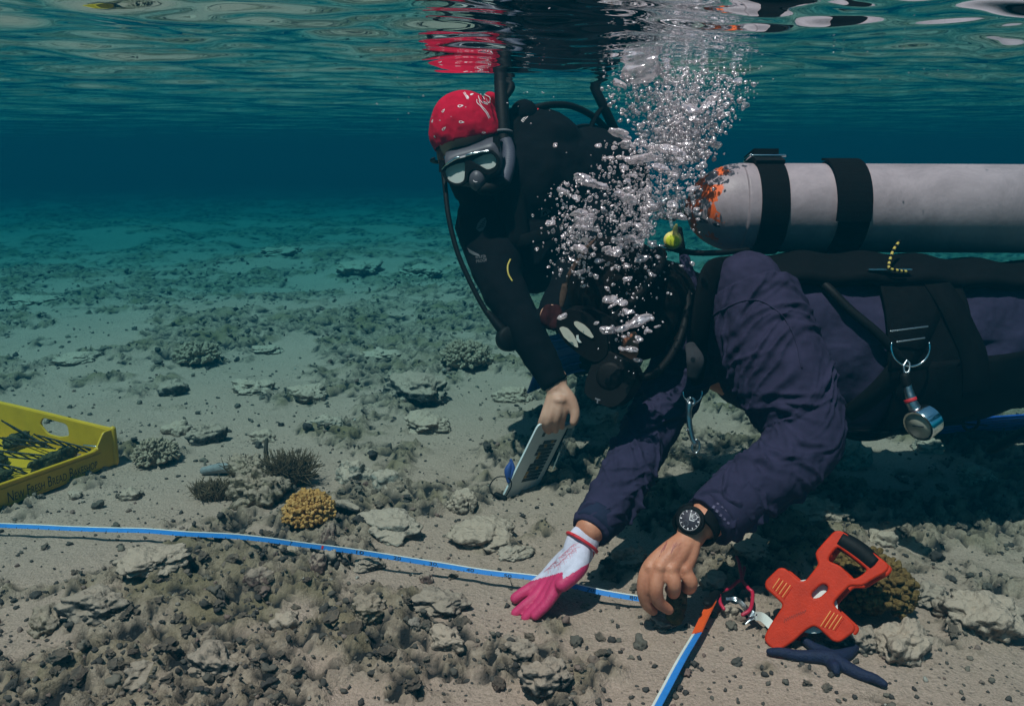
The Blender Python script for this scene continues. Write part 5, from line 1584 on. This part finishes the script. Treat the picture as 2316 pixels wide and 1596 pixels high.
def build_crate():
    C0 = F(262, 1052, .006); L0 = F(-40, 1172, .006)
    fdir = unit((L0 - C0) * np.array([1, 1, .6])); up = unit(np.array([0.05, .04, 1.0])); up = unit(up - fdir * np.dot(up, fdir))
    bdir = np.cross(fdir, up)
    if bdir[0] > 0: bdir = -bdir
    t = empty('bread_crate', C0)
    tag(t, 'yellow plastic bread crate lying at the left edge of the photo', 'crate')
    H = .094; th = .006
    # front side: low wall rising to a tall corner
    fo = [(0, 0), (.62, 0), (.62, .090), (.58, .064), (.10, .052), (.055, .058), (.030, H), (0, H)]
    mk('front_wall', plate([rounded(fo, .006, 3)], C0, fdir, up, th, .0015), MAT['crate'], t, smooth=False)
    # back side with its hand hole
    bo = [(0, 0), (.9, 0), (.9, H + .012), (.45, H + .014), (.06, H), (0, H - .004)]
    ho = [(.150, .052), (.155, .086), (.245, .092), (.262, .070), (.235, .044), (.19, .042)]
    mk('end_wall', plate([rounded(bo, .006, 3), rounded(ho, .012, 4)], C0 + fdir * .003, bdir, up, th, .0015), MAT['crate'], t, smooth=False)
    mk('rim', tube([C0 + up * H + bdir * .0, C0 + up * (H + .001) + bdir * .06, C0 + up * (H + .014) + bdir * .45, C0 + up * (H + .013) + bdir * .9], .0042, 8, 6), MAT['crate'], t)
    mk('rim', tube([C0 + up * .058 + fdir * .055 - bdir * .003, C0 + up * .053 + fdir * .10 - bdir * .003, C0 + up * .063 + fdir * .58 - bdir * .003], .0045, 8, 6), MAT['crate'], t)
    mk('corner_post', tube([C0 + up * .004, C0 + up * H], [.009, .008], 12, 4), MAT['crate'], t)
    mk('crate_floor', box(C0 + fdir * .31 + bdir * .45 + up * .006, [fdir, bdir, up], (.31, .45, .003)), MAT['crate'], t, smooth=False)
    # raised border and the printed name
    fr = C0 - bdir * (th / 2 + .0006)
    V, Fc = text2d('New Fresh Bread Bakeshop', True)
    V[:, 0] /= V[:, 0].max(); V[:, 1] /= V[:, 1].max()
    x0, x1 = .300, .058   # reads from the left edge to the corner
    W = np.array([fr + fdir * (x0 + (x1 - x0) * v[0]) + up * (.009 + v[1] * (.026 + .004 * 0)) for v in V])
    mk('crate_lettering', (W, Fc), MAT['cratetext'], t, smooth=False)
    for zz in (.004, .043):
        mk('moulded_rib', tube([fr + fdir * .045 + up * zz, fr + fdir * .6 + up * (zz + (.006 if zz > .02 else 0))], .0016, 6, 3), MAT['crate'], t)
    gl_ = mk('blue_glint_clip', tube([C0 + fdir * .045 + up * .060 + bdir * .01, C0 + fdir * .052 + up * .060 + bdir * .045], [.0045, .003], 10, 4, flat=.5), MAT['steel'])
    gl_.name = 'metal_clip'; tag(gl_, 'small bright metal clip on the inner corner of the yellow crate', 'clip')
    # what lies inside: black wire racks and coral pieces
    g = np.random.default_rng(3)
    labs = ['black wire rack nearest the corner of the yellow crate', 'black wire rack in the middle of the yellow crate', 'black wire rack at the far left inside the crate', 'black wire rack lying low behind the crate lettering', 'black wire rack leaning under the crate handle hole', 'black wire rack lying across the crate floor']
    for i, (f0, b0, rot, lift) in enumerate(((.055, .10, .25, .052), (.085, .205, .1, .050), (.13, .36, .5, .050), (.20, .17, .35, .035), (.05, .26, -.1, .055), (.14, .12, .6, .045))):
        r = empty('wire_rack', C0 + fdir * f0 + bdir * b0 + up * .02); tag(r, labs[i], 'wire rack', 'wire racks in the crate')
        c = C0 + fdir * f0 + bdir * b0 + up * lift
        e1 = unit(bdir * math.cos(rot) + fdir * math.sin(rot) + up * .18 * (1 if i != 1 else -.2)); e2 = unit(up * .75 + fdir * .7)
        for q in (-1, 1):
            mk('long_wire', tube([c + e1 * -.075 + e2 * .016 * q, c + e1 * .07 + e2 * .016 * q], .0024, 6, 2), MAT['wire'], r)
        for q in np.linspace(-.07, .068, 6):
            mk('cross_wire', tube([c + e1 * q - e2 * .018, c + e1 * (q + .012) + e2 * .018], .0020, 6, 2), MAT['wire'], r)
    labs = ['flat olive coral piece leaning behind the crate lettering', 'dark coral lump beside the crate handle hole', 'knobbly dark coral lump at the far left of the crate', 'olive coral stub in the middle of the crate', 'dark coral fragment low in the crate corner', 'small mossy coral piece under the wire racks']
    for i, (f0, b0, l, rr) in enumerate(((.13, .06, .036, (.06, .010, .024)), (.05, .30, .03, (.035, .02, .018)), (.10, .44, .035, (.04, .03, .025)), (.16, .24, .024, (.035, .025, .018)), (.05, .12, .022, (.03, .02, .016)), (.24, .12, .020, (.04, .025, .016)))):
        V, Fc = lump_mesh(4, 300 + i, 1.7, .4, .14, rr)
        V = V @ np.array([fdir, bdir, up])
        o = mk('coral_fragment', (V + C0 + fdir * f0 + bdir * b0 + up * l, Fc), MAT['spongegreen'])
        tag(o, labs[i], 'coral fragment', 'coral fragments in the crate')

def coral_clump(name, c, r, n, mat, label, seed, squash=.85, tw=.072):
    """dome of many stubby fingers"""
    g = np.random.default_rng(seed); parts = []
    V, Fc = lump_mesh(3, seed, 1.5, .25, .1, (r * .72, r * .72, r * .55 * squash)); parts.append((V + c, Fc))
    for k in range(n):
        z = g.uniform(-.15, 1); a = g.uniform(0, 6.283); s = math.sqrt(max(0, 1 - z * z))
        d = np.array([s * math.cos(a), s * math.sin(a), max(z, -.1) * squash])
        L = r * g.uniform(.86, 1.10); w = r * tw * g.uniform(.7, 1.35)
        t1 = unit(d + .35 * g.normal(size=3))
        p0 = c + d * r * .45; p1 = c + d * L * .80; p2 = p1 + t1 * r * .24
        parts.append(tube([p0, p1, p2], [w * .9, w, w * .95], 7, 2))
        if g.random() < .8: parts.append(tube([p1, p1 + unit(d + .9 * g.normal(size=3)) * r * .20], [w * .8, w * .7], 6, 1))
    V, Fc = join(*parts)
    V = V + (r * .03) * np.stack([n3(V * 8 / r + q) for q in (0, 9, 17)], 1)
    o = mk(name, (V, Fc), mat); tag(o, label, 'coral'); return o

def rock(px, py, w, h, mat, seed, label, name='rubble_rock', group=None, dz=1.0, amp=.40, fine=.10, rot=0.0):
    """loose rock sitting on the bed: w,h its size in reference pixels"""
    p = F(px, py); d = depth_of(p); k = mpx(d)
    V, Fc = lump_mesh(5 if w > 60 else 4, seed, 1.5, amp, fine, (w * k * .5, w * k * .42 * dz, h * k * .62))
    a = rot; Rz = np.array([[math.cos(a), math.sin(a), 0], [-math.sin(a), math.cos(a), 0], [0, 0, 1]])
    V = V @ Rz
    o = mk(name, (V + p + np.array([0, w * k * .3, h * k * .20]), Fc), MAT[mat])
    tag(o, label, 'rock', group); return o

def build_corals():
    p = F(690, 1192); coral_clump('soft_coral', p + np.array([0, .035, .026]), .051, 420, MAT['coral'], 'golden knobbly coral dome on the sand just behind the blue tape', 41)
    p = F(1960, 1400); coral_clump('soft_coral', p + np.array([.01, .04, .035]), .074, 420, MAT['shadedcoral'], 'shaded brown coral dome behind the orange tape reel', 43, .8)
    p = F(435, 830); coral_clump('soft_coral', p + np.array([0, .06, .03]), .085, 130, MAT['tancoral'], 'tan coral mound far off at left above the yellow crate', 45, .55)
    p = F(1052, 838); coral_clump('soft_coral', p + np.array([0, .06, .03]), .10, 220, MAT['tancoral'], 'pale tan coral mound beside the far diver gauge', 47, .6, .07)
    p = F(335, 1062); coral_clump('soft_coral', p + np.array([0, .05, .02]), .056, 150, MAT['tancoral'], 'pale tan branching coral right of the yellow crate', 49, .7, .07)
    # coral head overgrown with brown algae, with a dark stick standing in it
    p = F(590, 1140)
    o = rock(575, 1148, 105, 88, 'brownrock', 61, 'brown knobbly coral rock under the standing dark stick', 'coral_rock', amp=.5, fine=.22)
    rock(556, 1096, 70, 66, 'brownrock', 62, 'yellow brown coral knob behind the brown coral rock', 'coral_rock', amp=.5, fine=.25)
    g = np.random.default_rng(9)
    for i, (x, y, w, n, lab) in enumerate(((480, 1132, 80, 170, 'low tuft of brown algae left of the coral head'), (525, 1132, 55, 130, 'brown algae tuft between the coral head and the low tuft'), (645, 1100, 78, 260, 'tall dark algae tuft right of the standing stick'), (545, 1085, 50, 110, 'upright brown algae spikes left of the standing stick'))):
        c = F(x, y); k = mpx(depth_of(c)); parts = []
        for q in range(n * 3):
            a = g.uniform(0, 6.28); rr = w * k * .5 * math.sqrt(g.random())
            b = c + np.array([rr * math.cos(a), rr * math.sin(a) * .7 + .02, 0])
            L = w * k * (1.0 if i >= 2 else .55) * g.uniform(.4, 1.1)
            dr = unit(np.array([g.normal(.25 if i == 2 else -.1, .35), g.normal(0, .3), 1]))
            parts.append(tube([b, b + dr * L * .5, b + unit(dr + .3 * g.normal(size=3)) * L], [.0011, .0014, .0005], 4, 3))
        o = mk('algae_tuft', join(*parts), MAT['algae']); tag(o, lab, 'algae')
    c = F(601, 1060); s = mk('dead_stick', tube([c + np.array([0, .02, 0]), P(601, 1020, depth_of(c)), P(603, 993, depth_of(c))], [.0075, .006, .0042], 10, 6), MAT['stick']); tag(s, 'dark stick standing upright in the brown coral head', 'stick')
    a, b = F(462, 1074, .012), F(535, 1074, .018); s = mk('coral_branch', tube([a, (a + b) / 2 + np.array([0, 0, .004]), b], [.010, .0125, .0115], 12, 6), MAT['deadbranch']); tag(s, 'grey dead coral branch lying left of the coral head', 'coral branch')
    a, b = F(752, 1152, .012), F(808, 1172, .010); s = mk('coral_branch', tube([a, (a + b) / 2 + np.array([0, 0, .006]), b], [.008, .011, .007], 12, 6), MAT['darkrock']); tag(s, 'dark curved coral branch right of the golden coral dome', 'coral branch')

def build_star():
    q = lambda zx, zy, l=.007: F(*Z5(zx, zy), l)
    c = q(1440, 1265, .008)
    arms = [[q(1340, 1245), q(1180, 1240), q(1040, 1225, .010), q(955, 1212, .008)], [q(1530, 1320), q(1660, 1385), q(1760, 1430, .010), q(1835, 1462, .008)], [q(1445, 1310), q(1458, 1345, .010), q(1468, 1362, .007)],
            [q(1540, 1230), q(1610, 1170), q(1660, 1120, .010)], [q(1370, 1215), q(1290, 1170), q(1220, 1130, .010)]]
    parts = [ball(c, (.015, .015, .010), 3)]
    for a in arms:
        n = len(a) + 1
        parts.append(tube([c] + a, np.linspace(.0125, .0058, n), 14, 8))
    V, Fc = fuse(parts, .0022, 3)
    o = place('sea_star', mesh_from('sea_star', V, Fc), MAT['star']); tag(o, 'dark blue sea star sprawled on the sand under the orange reel', 'sea star')

def build_rocks():
    data = [
        (940, 918, 165, 60, 'darkrock', 'long black encrusted rock behind the slate on the sand'),
        (800, 1095, 72, 55, 'palerock', 'pale angular rock right of the standing stick'),
        (872, 1098, 60, 45, 'palerock', 'pale notched rock beside the pale angular rock'),
        (460, 1005, 75, 50, 'darkrock', 'dark lumpy rock above the standing stick'),
        (395, 985, 60, 36, 'rock', 'grey rock between the crate and the dark lumpy rock'),
        (965, 978, 110, 40, 'rock', 'grey rubble mound just below the long black rock'),
        (730, 965, 75, 34, 'palerock', 'flat pale stone left of the long black rock'),
        (865, 1218, 150, 46, 'palerock', 'broad pale rock touching the blue tape'),
        (742, 1212, 40, 56, 'redrock', 'reddish knob under the golden coral dome'),
        (748, 1272, 44, 34, 'darkrock', 'dark stone under the blue tape'),
        (830, 1292, 66, 36, 'darkrock', 'dark hollow stone tucked below the tape numerals'),
        (1090, 1235, 140, 46, 'rock', 'long grey slab left of the gloved wrist'),
        (1165, 1255, 70, 26, 'palerock', 'pale stone in front of the long grey slab'),
        (1040, 1160, 70, 50, 'rock', 'knobbly grey rock below the white slate'),
        (963, 1318, 28, 26, 'redrock', 'small round reddish stone below the tape numerals'),
        (1430, 1285, 76, 54, 'rock', 'grey rock between the glove and the bare hand'),
        (1360, 965, 80, 52, 'rock', 'grey rock behind the far sleeve of the near diver'),
        (1925, 1060, 90, 66, 'palerock', 'pale pitted rock right of the bent purple elbow'),
        (1850, 1190, 150, 60, 'rock', 'wide grey rubble rock above the reel handle'),
        (1700, 1255, 90, 44, 'rock', 'grey rock left of the reel handle'),
        (2215, 1110, 80, 44, 'rock', 'grey rock under the black strap end'),
        (2105, 1025, 70, 30, 'palerock', 'pale stone below the hanging steel gauge'),
        (2110, 1375, 90, 46, 'darkrock', 'dark rubble rock at the right beyond the coral dome'),
        (2230, 1440, 160, 78, 'rock', 'large shaded rock low at the right edge'),
        (2060, 1500, 150, 80, 'rock', 'large shaded rock right of the blue sea star'),
        (1940, 1475, 100, 56, 'darkrock', 'dark rock under the coral dome and the reel'),
        (2000, 1235, 56, 36, 'rock', 'small grey rock right of the reel handle'),
        (1650, 1395, 40, 26, 'rock', 'small grey stone beside the red clip'),
        (1500, 1428, 52, 24, 'darkrock', 'flat dark stone in front of the bare fingertips'),
        (1620, 1330, 60, 34, 'rock', 'grey lump between the bare hand and the red clip'),
        (200, 1425, 130, 62, 'darkrock', 'dark cavernous rock low at the left'),
        (95, 1440, 90, 60, 'brownrock', 'brown rock at the lower left edge'),
        (335, 1285, 130, 40, 'rock', 'wide grey encrusted rock under the left part of the tape'),
        (470, 1530, 120, 60, 'darkrock', 'black hollow rock at the bottom left'),
        (300, 1560, 110, 56, 'darkrock', 'black rock near the bottom left corner'),
        (715, 1290, 36, 44, 'redrock', 'maroon crusted stone below the tape at left'),
        (1010, 1470, 80, 44, 'rock', 'grey rock low in the middle of the sand'),
        (985, 1390, 130, 44, 'darkrock', 'row of dark knobs below the round reddish stone'),
        (1175, 1500, 90, 66, 'darkrock', 'dark knotted rock at the bottom centre'),
        (1240, 1560, 110, 60, 'darkrock', 'dark rock in front of the knotted rock at the bottom'),
        (640, 1425, 60, 40, 'rock', 'grey rock in the middle of the encrusted patch'),
        (830, 1440, 70, 44, 'brownrock', 'brown rock left of the open sand'),
        (580, 1325, 60, 44, 'redrock', 'maroon rock under the middle of the tape'),
        (165, 1128, 34, 18, 'rock', 'small grey stone in front of the crate lettering'),
        (290, 1132, 50, 24, 'rock', 'cluster stone right of the crate lettering'),
        (590, 1000, 54, 30, 'rock', 'small grey rock behind the standing stick'),
        (60, 690, 110, 24, 'rock', 'dark far patch of rock at the left edge'),
        (810, 620, 90, 30, 'rock', 'dark far coral head left of the long hose'),
        (625, 595, 100, 22, 'rock', 'dark far coral head in the blue distance'),
        (945, 612, 80, 26, 'rock', 'dark far coral head closest to the long hose'),
        (600, 800, 70, 18, 'rock', 'low dark far rock behind the far tan coral mound'),
        (160, 825, 100, 24, 'rock', 'low dark rock at left beyond the yellow crate'),
        (860, 815, 100, 26, 'rock', 'low dark rock left of the pale tan coral mound'),
        (385, 895, 60, 40, 'darkrock', 'dark stone below the far tan coral mound'),
        (1160, 910, 80, 30, 'rock', 'grey rock left of the bare hand on the slate'),
        (560, 890, 90, 30, 'rock', 'low grey rock in the middle distance at left'),
        (690, 900, 80, 34, 'rock', 'low grey rock in front of the far sandy hollow'),
        (660, 1240, 50, 24, 'rock', 'flat grey rock on the near side of the tape'),
    ]
    for i, (x, y, w, h, m, lab) in enumerate(data):
        rock(x, y, w, h, m, 500 + i * 7, lab, rot=(i * .7) % 1.2 - .6, dz=.8 + (i % 3) * .15)
    # loose rubble stones, all of one sort, placed by copying a handful of meshes
    g = np.random.default_rng(17); protos = []
    kinds = ['rock', 'rock', 'darkrock', 'palerock', 'brownrock', 'rock', 'redrock', 'darkrock']
    for s, kd in enumerate(kinds):
        V, Fc = lump_mesh(4, 900 + s, 1.6, .5, .16, (1, .8, .6)); me = mesh_from('rubble_stone', V, Fc); me.materials.append(MAT[kd]); protos.append(me)
    words = {'rock': 'grey', 'darkrock': 'blackish', 'palerock': 'pale', 'brownrock': 'brown', 'redrock': 'reddish'}
    n = 0
    while n < 190:
        px, py = g.uniform(0, 2315), 900 + 690 * g.random() ** .8
        p = F(px, py)
        mk_ = float(bed_parts(np.array([p[0]]), np.array([p[1]]))[1][0])
        if g.random() > .12 + .88 * mk_: continue
        q = int(g.integers(len(protos))); s = .0062 * math.exp(abs(g.normal(0, .45)))
        o = bpy.data.objects.new('rubble_stone', protos[q]); COL.objects.link(o)
        o.location = p + np.array([0, 0, s * .25]); o.scale = (s, s, s); o.rotation_euler = (g.normal(0, .3), g.normal(0, .3), g.uniform(0, 6.28))
        where = 'behind the tape line' if py < 1187 + max(0, px - 500) * .17 else 'on the near side of the tape line'
        side = 'left' if px < 770 else ('middle' if px < 1540 else 'right')
        tag(o, f'small {words[kinds[q]]} rubble stone at the {side} {where}', 'stone', f'small {words[kinds[q]]} stones, {side}, {where}')
        n += 1

# ------------------------------------------------------------------ bubbles
def build_bubbles():
    g = np.random.default_rng(31)
    protos = []
    for s in range(10):
        V, Fc = lump_mesh(4, 1200 + s, 1.2, .40, .05, (1, .9, .6))
        V[:, 2] = np.where(V[:, 2] < 0, V[:, 2] * .75, V[:, 2])
        if s >= 4:   # several bubbles running together
            ps_ = [(V * .62 + g.normal(0, .42, 3) * np.array([1.1, .7, .5]), Fc) for _q in range(3)] + [(V * .8, Fc)]
            V, Fc = fuse(ps_, .07, 2)
        me = mesh_from('air_bubble', V, Fc); me.materials.append(MAT['bubble']); protos.append(me)
    big = [  # px, py, width px, depth, label
        (1450, 165, 92, 1.60, 'large flat silver bubble near the top of the upper plume'), (1402, 192, 44, 1.60, 'round bubble left of the large flat silver bubble'),
        (1395, 302, 50, 1.52, 'topmost cap shaped bubble of the lower plume'), (1417, 326, 46, 1.50, 'tilted cap bubble just under the topmost cap bubble'),
        (1450, 358, 64, 1.48, 'bright domed bubble in the middle of the lower plume'), (1510, 338, 50, 1.52, 'ragged bright bubble right of the domed bubble'),
        (1328, 412, 52, 1.44, 'mushroom shaped bubble at the left of the lower plume'), (1276, 433, 40, 1.46, 'flat bubble left of the mushroom bubble'),
        (1312, 480, 44, 1.45, 'tall ragged bubble under the mushroom bubble'), (1330, 500, 40, 1.44, 'bluish ragged bubble among the left cluster'),
        (1425, 540, 40, 1.44, 'slanting bubble above the brown hood'), (1388, 570, 36, 1.43, 'round bubble over the middle of the hood'),
        (1270, 716, 26, 1.42, 'single bubble clinging to the near diver mask'), (1440, 730, 56, 1.40, 'large clear bubble in front of the black hood'),
        (1418, 705, 26, 1.40, 'bubble above the large clear bubble on the hood'), (1380, 678, 32, 1.41, 'flat bubble at the hood edge above the mask'), (1425, 790, 30, 1.39, 'small ragged bubble under the large clear bubble'),
        (1520, 395, 36, 1.52, 'oval bubble above the tank valve'), (1478, 470, 40, 1.47, 'clear bubble left of the tank valve')]
    used = 0
    def add(px, py, w, d, lab, grp, sq=1.0):
        o = bpy.data.objects.new('air_bubble', protos[int(g.integers(10))]); COL.objects.link(o)
        k = w * .5 * mpx(d)
        o.location = P(px, py, d); o.scale = (k * g.uniform(.9, 1.3), k * g.uniform(.8, 1.1), k * g.uniform(.6, 1.05) * sq); o.rotation_euler = (g.normal(0, .25), g.normal(0, .28), g.uniform(0, 6.28))
        tag(o, lab, 'bubble', grp)
    for x, y, w, d, lab in big: add(x, y, w, d, lab, None)
    def upper():
        t = g.random() ** .8
        y = 150 + t * 215
        c = 1540 - 8 * t + g.normal(0, 4); hw = np.interp(y, [100, 160, 230, 300, 370], [150, 155, 135, 85, 60])
        return c + hw * np.clip(g.normal(0, .52), -1.1, 1.1), y, g.uniform(1.56, 1.76)
    def lower():
        if g.random() < .62:
            y = float(np.clip(g.normal(470, 78), 330, 660)); x = np.interp(y, [340, 420, 500, 600], [1440, 1450, 1455, 1440]) + g.normal(0, 1) * np.interp(y, [340, 450, 600], [48, 52, 42]); d = g.uniform(1.38, 1.50)
        elif g.random() < .6:
            y = float(np.clip(g.normal(515, 58), 415, 640)); x = 1302 + g.normal(0, 30); d = g.uniform(1.38, 1.48)
        else:
            y = g.uniform(330, 520); x = 1545 + g.normal(0, 26) - (y - 330) * .05; d = g.uniform(1.46, 1.56)
        return x, y, d
    def hoodside():
        return 1425 + g.normal(0, 30), 735 + g.normal(0, 42), g.uniform(1.36, 1.41)
    for fn, n, lab, grp in ((upper, 128, 'silver air bubble in the upper plume under the water surface', 'bubbles of the upper plume'), (lower, 128, 'silver air bubble in the lower plume above the black hood', 'bubbles of the lower plume'), (hoodside, 20, 'small bubble in front of the black hood and regulator', 'bubbles in front of the hood')):
        for _ in range(n):
            x, y, d = fn()
            while abs(x - 1520) < 42 and 490 < y < 585: x, y, d = fn()
            add(x, y, float(np.clip(11 * math.exp(g.normal(.25, .42)), 8, 36)), d, lab, grp)
    # the fine froth between them
    Vs, Fs, n = [], [], 0
    ps = [lump_mesh(2, 1300 + s, 1.1, .4, .05, (1, .9, .66)) for s in range(8)]
    for fn, cnt in ((upper, 3600), (lower, 2300), (hoodside, 60)):
        for _ in range(cnt):
            x, y, d = fn(); V, Fc = ps[int(g.integers(8))]
            x += g.normal(0, 9); y += g.normal(0, 7)
            if abs(x - 1520) < 38 and 495 < y < 580: continue
            s = float(np.clip(2.1 * math.exp(g.normal(0, .6)), .8, 8)) * mpx(d)
            Vs.append((V * s) @ rot3(g) + P(x, y, d)); Fs.append(np.array(Fc) + n); n += len(V)
    o = place('bubble_froth', mesh_from('bubble_froth', np.vstack(Vs), np.vstack(Fs)), MAT['bubble'])
    tag(o, 'fine silver froth of tiny bubbles between the larger ones', 'bubbles', kind='stuff')
    # specks of air scattered under the surface
    Vs, Fs, n = [], [], 0
    for _ in range(70):
        x = g.uniform(850, 2300); y = (235 - (x - 850) * .06) + g.normal(0, 30) - (40 if x > 1700 else 0); d = g.uniform(1.3, 2.0)
        V, Fc = ps[int(g.integers(8))]; s = g.uniform(1.0, 2.4) * mpx(d)
        Vs.append(V * s + P(x, y, d)); Fs.append(np.array(Fc) + n); n += len(V)
    o = place('drifting_specks', mesh_from('drifting_specks', np.vstack(Vs), np.vstack(Fs)), MAT['bubble'])
    tag(o, 'tiny air specks drifting just under the water surface', 'bubbles', kind='stuff')

build_tape(); build_reel(); build_crate(); build_corals(); build_star(); build_rocks(); build_bubbles()
